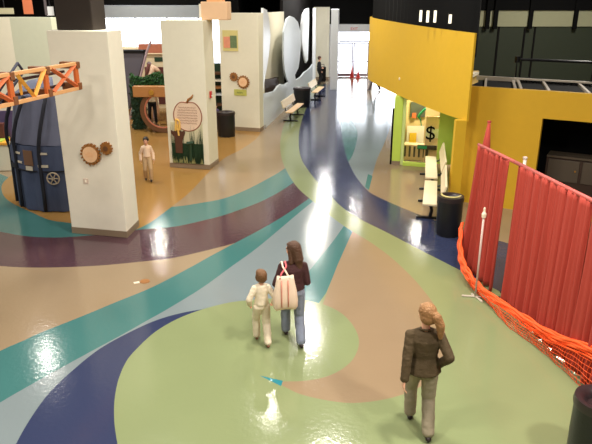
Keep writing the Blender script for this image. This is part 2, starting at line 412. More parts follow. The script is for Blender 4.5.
gear_sign('large toothed gear sign with a pale round face on the brown-topped pillar', 91.5, 154, P1L, P1R, 11, 9, 18, 8)
gear_sign('small plain brown gear right of the pale-faced gear, brown-topped pillar', 107, 148, P1L, P1R, 6.6, 5.4, 12)
gear_sign('toothed gear sign with pale face above the lime label, third pillar', 243.5, 82, P3L, P3R, 6.6, 5.4, 16, 4.4)
gear_sign('tiny plain brown gear at upper left of the gear on the third pillar', 234, 76.7, P3L, P3R, 4.4, 3.6, 12)
sp = face_root('switch_plate', 'small pale switch plate low on the brown-topped pillar', 'switch', 86, 181, P1L, P1R)
new_obj('plate', box(B(), -.06, .06, -.012, -.001, -.06, .06), M['plate'], sp, bevel=.004)
new_obj('toggle', box(B(), -.012, .012, -.03, -.012, -.025, .025), M['box_white'], sp)
k3 = px(P3L, P3R, 241, 92.5)
lb = face_root('lime_label', 'lime green label under the gears on the third pillar', 'label', 240.5, 92.5, P3L, P3R)
new_obj('plate', box(B(), -6.6*k3, 6.6*k3, -.03, -.001, -3*k3, 3*k3), M['sign_lime'], lb)
squiggle('lettering', 3.2*k3, 0, .8*k3, -.033, M['leaf'], lb)
ps = face_root('picture_sign', 'picture panel with pink and green halves high on the third pillar', 'picture', 230.5, 42, P3L, P3R)
new_obj('panel', box(B(), -8*k3, 8*k3, -.03, -.001, -8.5*k3, 11*k3), M['sign_yellow'], ps)
new_obj('picture', box(B(), -7*k3, 0, -.04, -.029, -5.5*k3, 5*k3), M['pic_pink'], ps)
new_obj('picture', box(B(), 0, 7*k3, -.04, -.029, -5.5*k3, 6*k3), M['pic_green'], ps)
# second pillar: apple drawing, painted garden board, fire alarm
k2 = px(P2L, P2R, 188, 115)
ap = face_root('apple_plaque', 'round apple plaque with a brown outline high on the second pillar', 'plaque', 188, 115.5, P2L, P2R)
def apple(s): return [(s*k2*(15*math.sin(a)*(1-.03*math.cos(a))), s*k2*(15.5*math.cos(a)-(2.6*math.exp(-((a if a < PI else a-2*PI)/.42)**2)))) for a in [2*PI*i/48 for i in range(48)]]
new_obj('disc', prism(B(), [(x, -.03, z) for x, z in apple(.99)], (0, .029, 0)), M['apple_pink'], ap)
bm = B(); tube(bm, [(x, -.032, z) for x, z in apple(1)]+[(apple(1)[0][0], -.032, apple(1)[0][1])], .015, 6)
new_obj('outline', bm, M['apple_line'], ap, smooth=True)
bm = B(); tube(bm, [(0, -.03, 12.5*k2), (1.5*k2, -.03, 16*k2), (5*k2, -.03, 18*k2), (7*k2, -.03, 21*k2)], [.03, .03, .035, .012], 6)
new_obj('stem', bm, M['gear_brown'], ap, smooth=True)
for j in range(7):
    zz = (8-j*2.6)*k2; squiggle('lettering', 11*k2*math.sqrt(max(.1, 1-(zz/(15*k2))**2)), zz, .9*k2, -.033, M['apple_line'], ap, j)
gb = face_root('garden_board', 'painted board of dark grass and a brown bear shape, low on second pillar', 'mural', 189, 167.5, P2L, P2R)
HB = 1.42; WB = 17*k2
gb.location.z = .16
new_obj('board', box(B(), -WB, WB, -.03, -.001, 0, .62), M['leaf_dark'], gb)
new_obj('backing', box(B(), -WB, WB, -.026, -.001, .62, 1.25), M['board_cream'], gb)
bm = B(); rnd = random.Random(5)
for j in range(150):
    x = rnd.uniform(-WB*.97, WB*.97); h = rnd.uniform(.35, 1.18 if abs(x) > .12 else .75); w = .012; lean = rnd.uniform(-.08, .08)
    prism(bm, [(x-w, -.036, .02), (x+w, -.036, .02), (x+lean, -.036, h)], (0, .005, 0))
tag(new_obj('grass_blades', bm, M['leaf_dark'], gb), kind='stuff')
bm = B()
for j in range(40):
    x = rnd.uniform(-WB*.97, WB*.97); h = rnd.uniform(.1, .24)
    prism(bm, [(x-.015, -.042, .01), (x+.015, -.042, .01), (x+rnd.uniform(-.04, .04), -.042, h)], (0, .005, 0))
tag(new_obj('pale_grass', bm, M['grass_pale'], gb), kind='stuff')
bm = B()
prism(bm, [(-.38, -.05, .32), (-.16, -.05, .32), (-.14, -.05, .7), (-.04, -.05, .95), (-.06, -.05, 1.02), (-.15, -.05, .98), (-.2, -.05, 1.02), (-.34, -.05, 1.02), (-.42, -.05, .98), (-.5, -.05, 1.02), (-.5, -.05, .92), (-.38, -.05, .8)], (0, .015, 0))
new_obj('figure', bm, M['bear_brown'], gb)
bm = B()
for (a, b) in (((-.34, 1.0), (-.3, 1.36)), ((-.3, 1.36), (-.2, 1.3)), ((-.2, 1.3), (-.2, 1.04)), ((-.27, 1.2), (-.24, .86)), ((-.34, 1.05), (-.2, 1.04))):
    tube(bm, [(a[0], -.055, a[1]), (b[0], -.055, b[1])], .03, 6)
new_obj('figure_face', bm, M['gold_paint'], gb)
bm = B(); tube(bm, [(.1, -.045, .1), (.12, -.045, .62)], .05, 6); tube(bm, [(.0, -.045, .62), (.22, -.045, .66)], .06, 6)
new_obj('shrub', bm, M['leaf_dark'], gb)
fa = face_root('fire_alarm', 'red fire alarm pull on the side of the second pillar', 'alarm', 210, 94.5, P2R, P2B)
new_obj('housing', box(B(), -.06, .06, -.05, -.001, -.1, .1), M['red_alarm'], fa, bevel=.01)
new_obj('handle', box(B(), -.035, .035, -.07, -.05, -.05, -.02), M['box_white'], fa)
# tan lantern box resting on the second pillar
hb = root('lantern_box', 'tan square box sign sitting on top of the second pillar', 'box', (-2.55, 18.85, 4.33), -.1)
new_obj('box_body', box(B(), -.14, .62, -.3, .3, 0, .5), M['box_tan'], hb, bevel=.02)
new_obj('end_panel', box(B(), -.2, -.14, -.27, .27, .06, .44), M['box_white'], hb)
bm = B(); box(bm, .02, .46, -.22, .22, .5, .56); box(bm, .12, .36, -.16, .16, .56, .64)
new_obj('box_cap', bm, M['truss_wood'], hb, bevel=.01)

# ------------------------------------------------------------------ left room walls
bm = B(); prism(bm, [(-15, 19.0, 0), (-8.95, 20.2, 0), (-8.95, 20.5, 0), (-15, 19.3, 0)], (0, 0, 4.38))
struct('wall_left', bm, M['cream_wall'])
bm = B(); prism(bm, [(-8.95, 20.2, 0), (-7.55, 19.9, 0), (-7.5, 20.2, 0), (-8.95, 20.5, 0)], (0, 0, 4.38))
struct('wall_left', bm, M['pale_wall'])
# low exhibit counter by the left wall
ct = root('exhibit_counter', 'low cream counter with a yellow edge beside the denim tent', 'counter', (-10.1, 18.3, 0), .1)
new_obj('cabinet', box(B(), -1.6, 1.55, -.4, .4, 0, .8), M['cream_wall'], ct, bevel=.02)
new_obj('counter_top', box(B(), -1.65, 1.6, -.45, .45, .8, .88), M['truss_yellow'], ct, bevel=.015)
new_obj('green_mat', box(B(), .2, 1.3, -.4, .3, .88, .92), M['lime'], ct)
new_obj('back_board', box(B(), -1.6, 1.5, .3, .38, .88, 1.7), M['cloth_purple'], ct)
for (x, m, h) in ((.25, 'truss_orange', .35), (.7, 'gold_paint', .25), (1.15, 'house_red', .45)):
    o = new_obj('exhibit_block', box(B(), -.12, .12, -.1, .1, 0, h), M[m], None, bevel=.02)
    p = Matrix.Rotation(.1, 4, 'Z') @ Vector((x, .12, .92)); o.location = (-10.1+p.x, 18.3+p.y, .92 if x < 1.4 else .88)
    tag(o, dict(truss_orange='orange block on the counter, left of the three', gold_paint='short gold block in the middle on the counter', house_red='dark red block on the counter beside the denim tent')[m], 'block', 'blocks on the exhibit counter')
# denim tent shaped like overalls
DC = (-5.85, 15.4)
dt = root('denim_tent', 'round blue denim tent sewn like overalls behind the brown-topped pillar', 'tent', (DC[0], DC[1], 0))
def denim_r(z): return 1.27-.02*z-.16*max(0, z-1.6)
def denim_band(z0, z1, nz, extra=0, wav=.03):
    bm = B(); n = 120; rings = []
    for i in range(nz+1):
        z = z0+(z1-z0)*i/nz
        rings.append([bm.verts.new(((denim_r(z)+extra+wav*math.sin(k*2*PI/n*17+.6*math.sin(z*2)))*math.cos(2*PI*k/n), (denim_r(z)+extra+wav*math.sin(k*2*PI/n*17+.6*math.sin(z*2)))*math.sin(2*PI*k/n), z)) for k in range(n)])
    for a, b in zip(rings, rings[1:]):
        for k in range(n): bm.faces.new((a[k], a[(k+1) % n], b[(k+1) % n], b[k]))
    return bm
new_obj('skirt', denim_band(.02, 1.0, 8, .02), M['denim'], dt, smooth=True)
new_obj('bib', denim_band(1.0, 1.62, 6, .05, .008), M['denim'], dt, smooth=True)
bm = denim_band(1.62, 2.75, 8, 0, .02); lathe(bm, [(denim_r(2.75), 2.74), (.7, 3.0), (0, 3.1)], 60)
new_obj('upper_cloth', bm, M['denim_pale'], dt, smooth=True)
def on_denim(a, z, e=.06):
    r = denim_r(z)+e; return (r*math.cos(a), r*math.sin(a), z)
for a0, a1 in ((-2.75, -2.45), (-2.32, -2.02), (-1.72, -1.5), (-1.05, -.9)):
    bm = B(); tube(bm, [on_denim(a0+.0*(z), z, .06) for z in (.05, .5, 1.0, 1.4)]+[on_denim(a0+(a1-a0)*t, 1.4+1.35*t, .06+.10*math.sin(PI*t)) for t in (.2, .4, .6, .8, 1)], .045, 8)
    new_obj('strap', bm, M['denim_dark'], dt, smooth=True)
def patch(name, a, z, w, h, m, e=.075):
    bm = B(); rr = denim_r(z); n = 8; f = []
    for i in range(n+1):
        aa = a-w/2/rr+w/rr*i/n
        f.append((bm.verts.new(on_denim(aa, z-h/2, e)), bm.verts.new(on_denim(aa, z+h/2, e)), bm.verts.new(on_denim(aa, z-h/2, e-.02)), bm.verts.new(on_denim(aa, z+h/2, e-.02))))
    for p, q in zip(f, f[1:]):
        bm.faces.new((p[0], q[0], q[1], p[1])); bm.faces.new((p[1], q[1], q[3], p[3])); bm.faces.new((p[0], p[2], q[2], q[0]))
    return new_obj(name, bm, m, dt)
for (a, z, w, h, m) in ((-2.5, 1.35, .3, .4, 'denim'), (-2.5, 1.05, .34, .1, 'denim_dark'), (-1.95, 1.33, .26, .36, 'patch_brown'), (-1.95, 1.08, .2, .1, 'stitch'), (-2.22, 1.42, .2, .05, 'stitch'),
                        (-2.18, 1.2, .16, .05, 'stitch'), (-1.62, 1.45, .16, .05, 'stitch'), (-1.66, 1.15, .24, .06, 'stitch'), (-2.6, 1.58, .2, .07, 'stitch'), (-2.1, 1.02, .8, .03, 'denim_dark'), (-1.5, 1.02, .5, .03, 'denim_dark')):
    patch('sewn_patch', a, z, w, h, M[m])
a = -1.5; bmr = B(); p = Vector(on_denim(a, .86, .09)); nx = Vector((math.cos(a), math.sin(a), 0)); tx = Vector((-math.sin(a), math.cos(a), 0)); tz = Vector((0, 0, 1))
tube(bmr, [p+tx*.14*math.cos(t*2*PI/24)+tz*.14*math.sin(t*2*PI/24) for t in range(25)], .018, 6)
for t in range(3):
    d = tx*math.cos(t*PI/3)+tz*math.sin(t*PI/3); tube(bmr, [p-d*.14, p+d*.14], .014, 6)
tube(bmr, [p-nx*.02, p+nx*.03], .04, 10)
new_obj('wheel_badge', bmr, M['badge'], dt)

# ------------------------------------------------------------------ orange crane boom
T0, T1 = Vector((-5.6, 4.2, 3.27)), Vector((-4.02, 11.55, 3.27)); TL = (T1-T0).length
cb = root('crane_boom', 'orange and tan wooden crane boom reaching past the brown-topped pillar', 'crane', T0, math.atan2(T1.y-T0.y, T1.x-T0.x))
# local x runs along the boom
bm = B(); box(bm, 0, TL, -.06, .0, .44, .5); box(bm, 0, TL, -.06, 0, 0, .06)
new_obj('chord', bm, M['truss_wood'], cb, bevel=.006)
bm = B(); box(bm, 0, TL-.05, .22, .26, .30, .345); box(bm, 0, TL-.05, .22, .26, .07, .115)
new_obj('rear_chord', bm, M['truss_dark'], cb)
N = 8; seg = TL/N
for i in range(N):
    x0, x1 = i*seg, (i+1)*seg
    bm = B()
    if i % 2: tube(bm, [(x0+.08, -.03, .06), (x1-.08, -.03, .46)], .042, 4); tube(bm, [(x0+.08, -.03, .46), (x1-.08, -.03, .06)], .042, 4)
    else: tube(bm, [(x0+.1, -.03, .46), (x0+seg*.5, -.03, .06), (x1-.1, -.03, .46)], .045, 4); tube(bm, [(x0+seg*.5, .2, .08), (x0+seg*.5, .2, .42)], .03, 4)
    new_obj('brace', bm, M['truss_orange' if i % 3 else 'truss_yellow'], cb)
    for z0, z1 in ((0, .13), (.38, .5)): new_obj('joint_plate', box(B(), x1-.1, x1, -.075, .28, z0, z1), M['truss_brown'], cb, bevel=.006)
    new_obj('post', box(B(), x1-.14, x1-.04, -.055, -.005, .06, .44), M['truss_orange'], cb)
bm = B(); box(bm, -.25, .15, -.25, .35, -3.27, .9)
new_obj('mast', bm, M['truss_wood'], cb, bevel=.02)
bm = B(); tube(bm, [(TL*.80, .12, .6), (TL*.70, .1, .1), (TL*.66, .1, -.45)], .022, 6); tube(bm, [(TL*.80, .12, .6), (TL*.82, .14, .45)], .022, 6); tube(bm, [(TL*.82, .14, .45), (TL*.72, .12, .0), (TL*.68, .12, -.5)], .022, 6)
new_obj('rope', bm, M['rope'], cb, smooth=True)

# ------------------------------------------------------------------ village exhibits behind the pillars
hs = root('play_house', 'cream play house front with a brick chimney below the big window', 'house', (-8.3, 30, 0))
new_obj('wall', box(B(), -1.7, 3.2, 0, .3, 0, 2.55), M['house_cream'], hs)
bm = B(); prism(bm, [(-1.9, -.15, 2.55), (3.4, -.15, 2.55), (3.2, .15, 2.78), (-1.6, .15, 2.9)], (0, .3, 0)); new_obj('roof', bm, M['house_cream'], hs)
new_obj('chimney', box(B(), .9, 2.2, -.1, .3, 2.6, 3.0), M['brick'], hs)
new_obj('window', box(B(), 1.6, 2.0, -.03, .0, 2.2, 2.4), M['leaf_dark'], hs)
new_obj('doorway', box(B(), .1, .8, -.03, .0, 0, 1.9), M['house_red'], hs)
new_obj('doorway', box(B(), 1.1, 2.1, -.03, .0, .2, 1.95), M['house_red'], hs)
new_obj('shelf', box(B(), -.6, 2.4, -.4, .0, 1.2, 1.3), M['gear_tan'], hs)
aw = root('canvas_tent', 'dark grey canvas tent flap seen just right of the brown-topped pillar', 'tent', (-7.6, 27, 0))
bm = B(); prism(bm, [(-.6, 0, 0), (.25, 0, .4), (.65, 0, 1.4), (1.05, 0, 2.5), (1.1, 0, 2.82), (-.6, 0, 2.82)], (0, .5, 0)); new_obj('flap', bm, M['grey_awning'], aw)
bm = B(); box(bm, -.62, 1.14, -.04, .54, 2.8, 2.92); new_obj('ridge', bm, M['dark'], aw)
bm = B(); tube(bm, [(.3, -.1, 0), (1.3, -.1, 2.9), (1.5, -.1, 3.3)], .05, 8); new_obj('tent_pole', bm, M['lilac'], aw)
tp = root('lilac_post', 'slim lilac post with a cap right of the grey canvas tent', 'post', (-6.35, 27.3, 0))
new_obj('shaft', tube(B(), [(0, 0, 0), (0, 0, 2.3)], .06, 10), M['lilac'], tp); new_obj('cap', lathe(B(), [(0, 2.3), (.1, 2.3), (.1, 2.38), (0, 2.44)], 16), M['lilac'], tp)
for (nm, lab, x, y, s) in (('pony_statue', 'pink tan pony statue rearing above the hedge by second pillar', -5.65, 26.9, 1.0), ('pony_statue', 'paler pony statue low behind the hedge, left of the rearing one', -6.5, 26.6, .8)):
    st = root(nm, lab, 'statue', (x, y, 0), .3, 'pony statues behind the hedge')
    bm = B(); tube(bm, [(-.5, 0, 1.35), (-.1, 0, 1.45), (.25, 0, 1.65), (.4, 0, 2.1), (.42, 0, 2.3)], [.16*s, .24*s, .22*s, .14*s, .12*s], 12); tube(bm, [(.36, 0, 2.3), (.62, 0, 2.15), (.72, 0, 2.05)], [.12*s, .11*s, .07*s], 10)
    new_obj('body', bm, M['statue'], st, smooth=True)
    for lx, ly in ((-.42, .12), (-.42, -.12), (.25, .1), (.25, -.1)):
        new_obj('leg', tube(B(), [(lx, ly*s, 1.4), (lx+.05, ly*s, .7), (lx, ly*s, 0)], [.1*s, .06*s, .05*s], 8), M['statue'], st, smooth=True)
    new_obj('mane', tube(B(), [(.3, 0, 2.38), (.22, 0, 2.1), (.1, 0, 1.75)], [.07, .09, .05], 8), M['house_red'], st, smooth=True)
# round portal with beam and hedge
pc = root('round_portal', 'round wooden tunnel portal with a plank beam between the first two pillars', 'portal', (-5.2, 24.0, 0))
RO = .86
bm = B(); n = 40; ro = []; 
for k in range(n):
    a = 2*PI*k/n
    ro.append([bm.verts.new((r*math.cos(a), y, RO+r*math.sin(a))) for r, y in ((RO, -.1), (RO, .3), (RO-.17, .3), (RO-.17, -.1))])
for k in range(n):
    for j in range(4): bm.faces.new((ro[k][j], ro[k][(j+1) % 4], ro[(k+1) % n][(j+1) % 4], ro[(k+1) % n][j]))
new_obj('ring', bm, M['wood_dark'], pc, bevel=.015)
bm = B(); tube(bm, [((RO-.2)*math.cos(2*PI*k/n), -.08, RO+(RO-.2)*math.sin(2*PI*k/n)) for k in range(n+1)], .035, 6); new_obj('ring_lining', bm, M['brick'], pc, smooth=True)
new_obj('beam', box(B(), -1.05, .7, -.2, .2, RO*2-.32, RO*2+.08), M['wood_orange'], pc, bevel=.02)
new_obj('beam_knob', tube(B(), [(-.33, -.26, 1.58), (-.33, -.19, 1.58)], .1, 14), M['brass'], pc)
def leaves(bm, n, fn, s, rnd):
    for _ in range(n):
        c = Vector(fn(rnd)); a = Vector((rnd.uniform(-1, 1), rnd.uniform(-1, 1), rnd.uniform(-1, 1))).normalized(); b = a.orthogonal().normalized(); c2 = a.cross(b)
        l = s*rnd.uniform(.6, 1.3)
        v = [bm.verts.new(c+b*l), bm.verts.new(c+c2*l*.45+a*l*.15), bm.verts.new(c-b*l), bm.verts.new(c-c2*l*.45+a*l*.15)]
        bm.faces.new(v)
    return bm
rnd = random.Random(11)
hd = root('hedge', 'green hedge growing over and beside the round wooden portal', 'hedge', (-5.8, 24.7, 0))
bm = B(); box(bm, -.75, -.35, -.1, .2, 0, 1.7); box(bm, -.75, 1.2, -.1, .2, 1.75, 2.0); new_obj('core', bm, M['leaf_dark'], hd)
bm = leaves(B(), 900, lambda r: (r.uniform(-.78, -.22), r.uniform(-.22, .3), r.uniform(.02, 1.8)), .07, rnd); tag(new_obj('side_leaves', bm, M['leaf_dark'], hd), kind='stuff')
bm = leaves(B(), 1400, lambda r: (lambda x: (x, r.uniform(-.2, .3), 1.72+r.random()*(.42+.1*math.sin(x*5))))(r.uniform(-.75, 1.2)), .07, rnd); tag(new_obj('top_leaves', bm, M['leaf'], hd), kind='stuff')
# shelving seen between second and third pillar
sh = root('display_shelf', 'tall display shelf glimpsed between the second and third pillars', 'shelf', (-3.6, 27.2, 0))
new_obj('back_panel', box(B(), -.9, .5, .3, .35, 0, 2.35), M['leaf_dark'], sh)
for z, m in ((.55, 'wood_dark'), (1.0, 'steel_blue'), (1.3, 'wood_orange'), (1.6, 'box_white'), (1.9, 'wood_dark')):
    new_obj('shelf_board', box(B(), -.9, .5, -.1, .3, z, z+.09), M[m], sh)
for x in (-.9, .44): new_obj('upright', box(B(), x, x+.06, -.1, .3, 0, 2.35), M['wood_dark'], sh)

# ------------------------------------------------------------------ left corridor wall: wavy white partition
WA, WB_ = (-1.25, 24.85), (1.05, 39.65)
wd = (Vector(WB_)-Vector(WA)).normalized(); wn = Vector((-wd.y, wd.x, 0))   # away from the corridor
wp = root('wavy_partition', 'tall white partition cut in wave and oval shapes behind the left bench', 'partition', (0, 0, 0))
def wpoly(pix, closed=True, n=3):
    pts = [hit(u, v, WA, WB_) for u, v in pix]
    for p in pts: p.z = max(p.z, 0)
    return pts
base = [(263.5, 131), (263.5, 93.5), (270, 92.5), (275, 91), (278, 86.3), (281, 84), (285, 84.7), (288.5, 82), (286.5, 77), (285, 71), (284, 60), (283.6, 47), (284, 32), (287, 19), (290.5, 16), (294, 17.5), (298, 22), (300.5, 32), (301, 45), (299.7, 60), (298.5, 68), (295, 75), (296, 80), (301, 77), (304.7, 72), (308, 70), (311, 67), (312.6, 64), (312.6, 84.4)]
pts = wpoly(base); pts[-1].z = 0
g0 = Vector((WA[0], WA[1], 0)); pts[0] = Vector((pts[1].x, pts[1].y, 0))
new_obj('wave_panel', prism(B(), pts, wn*.08), M['steel_blue'], wp)
lobe = [(263.2, 8), (267, 10), (269.3, 20), (270.4, 35), (269.6, 50), (267.3, 65), (264.8, 80), (263.4, 92)]
new_obj('lobe_panel', prism(B(), wpoly(lobe), wn*.08), M['bluewhite'], wp)
lobe3 = [(309, 8), (305.5, 9.5), (303, 15), (301.8, 24), (301.6, 34), (302.2, 45), (304, 55), (306, 63), (308, 60), (308.6, 40), (309.2, 20)]
new_obj('lobe_panel', prism(B(), wpoly(lobe3), wn*.08), M['bluewhite'], wp)
def along(y, off=0): 
    t = (y-WA[1])/(WB_[1]-WA[1]); p = Vector((WA[0]+(WB_[0]-WA[0])*t, y, 0)); return p+wn*off
bm = prism(B(), [along(25.0, .55), along(32.5, .55), along(32.5, .7), along(25.0, .7)], (0, 0, 4.42)); struct('wall_left', bm, M['cream_wall'])
bm = prism(B(), [along(32.5, .6), along(43.7, .6), along(43.7, .75), along(32.5, .75)], (0, 0, CE)); struct('wall_left', bm, M['dark'])
bm = prism(B(), [along(29.2, .02), along(29.5, .02), along(29.5, .3), along(29.2, .3)], (0, 0, .3))
bm.free()
# dark brown slab behind the wave opening
bm = prism(B(), [along(25.1, .35)+Vector((0, 0, 0)), along(29.8, .35)+Vector((0, 0, 0)), along(29.8, .35)+Vector((0, 0, 1.5)), along(28, .35)+Vector((0, 0, 1.6)), along(26.3, .35)+Vector((0, 0, 1.8)), along(25.1, .35)+Vector((0, 0, 1.85))], wn*.18)
o = new_obj('dark_slab', bm, M['cabinet_brown']); o.parent = wp
# wall end and alcove, column near the doors
struct('wall_left', prism(B(), [(1.02, 39.6, 0), (1.2, 39.6, 0), (1.3, 41.5, 0), (1.1, 41.5, 0)], (0, 0, 4.55)), M['bluewhite'])
struct('wall_left', box(B(), 1.15, 2.2, 42.3, 42.5, 0, 4.6), M['cream_wall'])
new_bb = new_obj('baseboard_left', box(B(), 1.15, 2.2, 42.27, 42.31, 0, .15), M['baseboard']); tag(new_bb, kind='structure')
struct('wall_left', prism(B(), [(2.0, 36.7, 0), (2.42, 36.8, 0), (2.75, 41, 0), (2.3, 41, 0)], (0, 0, 4.5)), M['bluewhite'], bevel=.02)
dbx = root('equipment_case', 'dark upright case beside the person standing near the exit', 'case', (1.72, 40.9, 0))
new_obj('case_body', box(B(), -.22, .22, -.2, .2, .06, .95), M['dark'], dbx, bevel=.03)
new_obj('case_handle', tube(B(), [(-.1, 0, .95), (-.1, 0, 1.1), (.1, 0, 1.1), (.1, 0, .95)], .02, 6), M['dark_metal'], dbx)
new_obj('case_base', box(B(), -.2, .2, -.18, .18, 0, .06), M['dark_metal'], dbx)

# ------------------------------------------------------------------ benches and bins
def bench(label, a, b, side, group='benches along the corridor', seatm='bench_wood'):
    a, b = Vector((*a, 0)), Vector((*b, 0)); L = (b-a).length; ang = math.atan2(b.y-a.y, b.x-a.x)
    t = root('bench', label, 'bench', a, ang, group)
    # local x along the bench; side=+1 puts the back on local +y
    s = side
    def bx(x0, x1, y0, y1, z0, z1): return box(B(), x0, x1, min(y0*s, y1*s), max(y0*s, y1*s), z0, z1)
    new_obj('seat', bx(0, L, -.17, .15, .42, .47), M[seatm], t, bevel=.012)
    bm = B(); prism(bm, [(0, .22*s, .60), (L, .22*s, .60), (L, .31*s, .90), (0, .31*s, .90)], (0, .045*s, 0)); new_obj('backrest', bm, M['bench_cream'], t, bevel=.01)
    for x in (L*.18, L*.82):
        bm = B(); tube(bm, [(x, 0, .42), (x, .05*s, .2), (x, .02*s, .04)], .04, 8); box(bm, x-.04, x+.04, -.3 if s > 0 else -.34, .34 if s > 0 else .3, 0, .05)
        tube(bm, [(x, .1*s, .40), (x, .24*s, .46), (x, .29*s, .7)], .025, 8)
        new_obj('support', bm, M['dark_metal'], t)
    return t
bench('nearer cream backed wooden bench before the wavy white partition', (-.3, 26.0), (.2, 28.5), 1)
bench('farther bench by the wavy partition, past the black bin', (.95, 32.3), (1.4, 34.6), 1)
bench('cream bench next to the black bin by the red curtain', (3.05, 13.3), (3.5, 15.3), -1, seatm='bench_cream')
bench('cream bench in front of the lime shop window, past another cream bench', (3.57, 15.6), (4.05, 18.0), -1, seatm='bench_cream')
def bin_(label, loc, r, h, swing=True):
    t = root('trash_can', label, 'trash can', loc, 0, 'black round trash cans')
    new_obj('can', lathe(B(), [(0, 0), (r*.94, 0), (r*.96, .04), (r, h*.5), (r, h*.9), (r*.9, h*.9)], 40), M['bin_black'], t, smooth=True).modifiers.new('e', 'EDGE_SPLIT').split_angle = .6
    bm = lathe(B(), [(r*.9, h*.885), (r*1.04, h*.885), (r*1.06, h*.93), (r*1.02, h), (r*.86, h*1.005), (r*.7, h*.985), (r*.55, h*.94), (r*.5, h*.9), (0, h*.9)], 40)
    new_obj('lid', bm, M['bin_lid'], t, smooth=True).modifiers.new('e', 'EDGE_SPLIT').split_angle = .7
    return t
tb = bin_('black trash can with a pale liner edge standing by the red curtain end', (3.33, 12.62, 0), .27, .88)
bm = B(); tube(bm, [(.2*math.cos(a), .2*math.sin(a), .9) for a in [i*.25-3.6 for i in range(14)]], .02, 6); new_obj('liner', bm, M['sign_yellow'], tb, smooth=True)
bin_('black trash can standing against the third pillar under the gears', (-2.66, 23.3, 0), .34, .93)
bin_('black trash can between the two left side benches', (.3, 30.5, 0), .42, .92)
bin_('black trash can with a brownish hollow lid, before the orange net', (3.2, 5.45, 0), .25, .86)

# ------------------------------------------------------------------ yellow curved wall
arcp = catmull([(4.04, 14.5), (3.70, 15.8), (3.38, 17.4), (3.05, 19.5), (2.72, 22.4), (2.8, 24.2), (3.6, 25.4), (5, 26)], 6)
def ribbon(pts, z0, z1, th, zf=None):
    bm = B(); P = [Vector((x, y, 0)) for x, y in pts]; rings = []
    for i, p in enumerate(P):
        d = (P[min(i+1, len(P)-1)]-P[max(i-1, 0)]).normalized(); nrm = Vector((d.y, -d.x, 0))
        q = p+nrm*th; t1 = z1+(zf(p) if zf else 0)
        rings.append([bm.verts.new((p.x, p.y, z0)), bm.verts.new((p.x, p.y, t1)), bm.verts.new((q.x, q.y, t1)), bm.verts.new((q.x, q.y, z0))])
    for a, b in zip(rings, rings[1:]):
        for j in range(4): bm.faces.new((a[j], a[(j+1) % 4], b[(j+1) % 4], b[j]))
    bm.faces.new(rings[0]); bm.faces.new(rings[-1][::-1]); return bm
struct('wall_right', ribbon(arcp, 2.14, 4.14, .05, lambda p: .02*(p.y-14.5)), M['yellow_wall'])
struct('wall_right', box(B(), 3.80, 4.05, 14.52, 14.7, 0, 2.16), M['yellow_wall'])
bm = B()
inner = [(x+.25+.0*y, y+.05) for x, y in arcp]
Pn = []
for i, (x, y) in enumerate(catmull([(4.06, 14.62)]+[(x+.1, y) for x, y in arcp[6:-4:6]]+[(5, 25.8)], 14)):
    o_ = .05*(i % 2); Pn.append((x+o_, y))
struct('wall_right', ribbon(Pn, 3.6, CE, .08), M['black'])
em = bpy.data.materials.new('lamp_slot'); em.use_nodes = True
nb = em.node_tree.nodes['Principled BSDF']; nb.inputs['Emission Color'].default_value = (1, .93, .75, 1); nb.inputs['Emission Strength'].default_value = .9; nb.inputs['Base Color'].default_value = (.9, .85, .7, 1)
for i, (u, v) in enumerate(((429.3, 16), (436.5, 16.5), (444, 16.5), (459.5, 19))):
    yy = 16.6-(u-429)*.045
    p = ay(u, v, yy); p.x -= .22
    o = new_obj('slot_lamp', box(B(), -.03, .03, -.02, .02, -.14 if i < 3 else -.1, .14 if i < 3 else .1), em); o.location = p
    tag(o, ['leftmost of the four slim lamps above the yellow wall', 'second from left of the four slim lamps above yellow wall', 'third slim lamp above the yellow wall', 'rightmost and lowest slim lamp above the yellow wall'][i], 'lamp', 'slim lamps on the dark drum above the yellow wall')

# ------------------------------------------------------------------ olive wall, its opening and dark loft above
OA, OB = (4.03, 15.08), (9.6, 11.83)
def ow(u, v): return hit(u, v, OA, OB)
on = Vector((OB[1]-OA[1], -(OB[0]-OA[0]), 0)).normalized()
if on.y < 0: on = -on                                   # away from camera
q0 = ow(542.5, 118.5); q1 = ow(640, 125); OT = 2.9
od = (Vector(OB)-Vector(OA)).normalized(); od = Vector((od.x, od.y, 0))
a0 = Vector((*OA, 0)); sL = (Vector((q0.x, q0.y, 0))-a0).length; sR = (Vector((q1.x, q1.y, 0))-a0).length; sE = (Vector((*OB, 0))-a0).length
zt = q0.z
bm = B()
for s0, s1, z0, z1 in ((0, sL, 0, OT), (sL, sR, zt, OT), (sR, sE, 0, OT), (sL, sR, 0, .45)):
    prism(bm, [a0+od*s0+Vector((0, 0, z0)), a0+od*s1+Vector((0, 0, z0)), a0+od*s1+Vector((0, 0, z1)), a0+od*s0+Vector((0, 0, z1))], on*.15)
struct('wall_right', bm, M['olive_wall'])
bm = prism(B(), [a0+od*(sL-1)+on*2.0, a0+od*(sE)+on*2.0, a0+od*(sE)+on*2.1, a0+od*(sL-1)+on*2.1], (0, 0, OT)); struct('wall_right', bm, M['black'])
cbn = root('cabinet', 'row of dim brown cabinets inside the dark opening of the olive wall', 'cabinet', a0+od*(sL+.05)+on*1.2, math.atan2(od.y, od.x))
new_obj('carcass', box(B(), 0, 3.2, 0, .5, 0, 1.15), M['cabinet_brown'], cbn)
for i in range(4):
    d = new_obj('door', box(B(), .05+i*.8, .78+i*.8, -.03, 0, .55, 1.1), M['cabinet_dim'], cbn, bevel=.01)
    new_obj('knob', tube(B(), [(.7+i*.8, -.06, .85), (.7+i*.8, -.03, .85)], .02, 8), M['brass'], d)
new_obj('cabinet_top', box(B(), 0, 3.25, -.05, .5, 1.15, 1.2), M['cabinet_dim'], cbn)
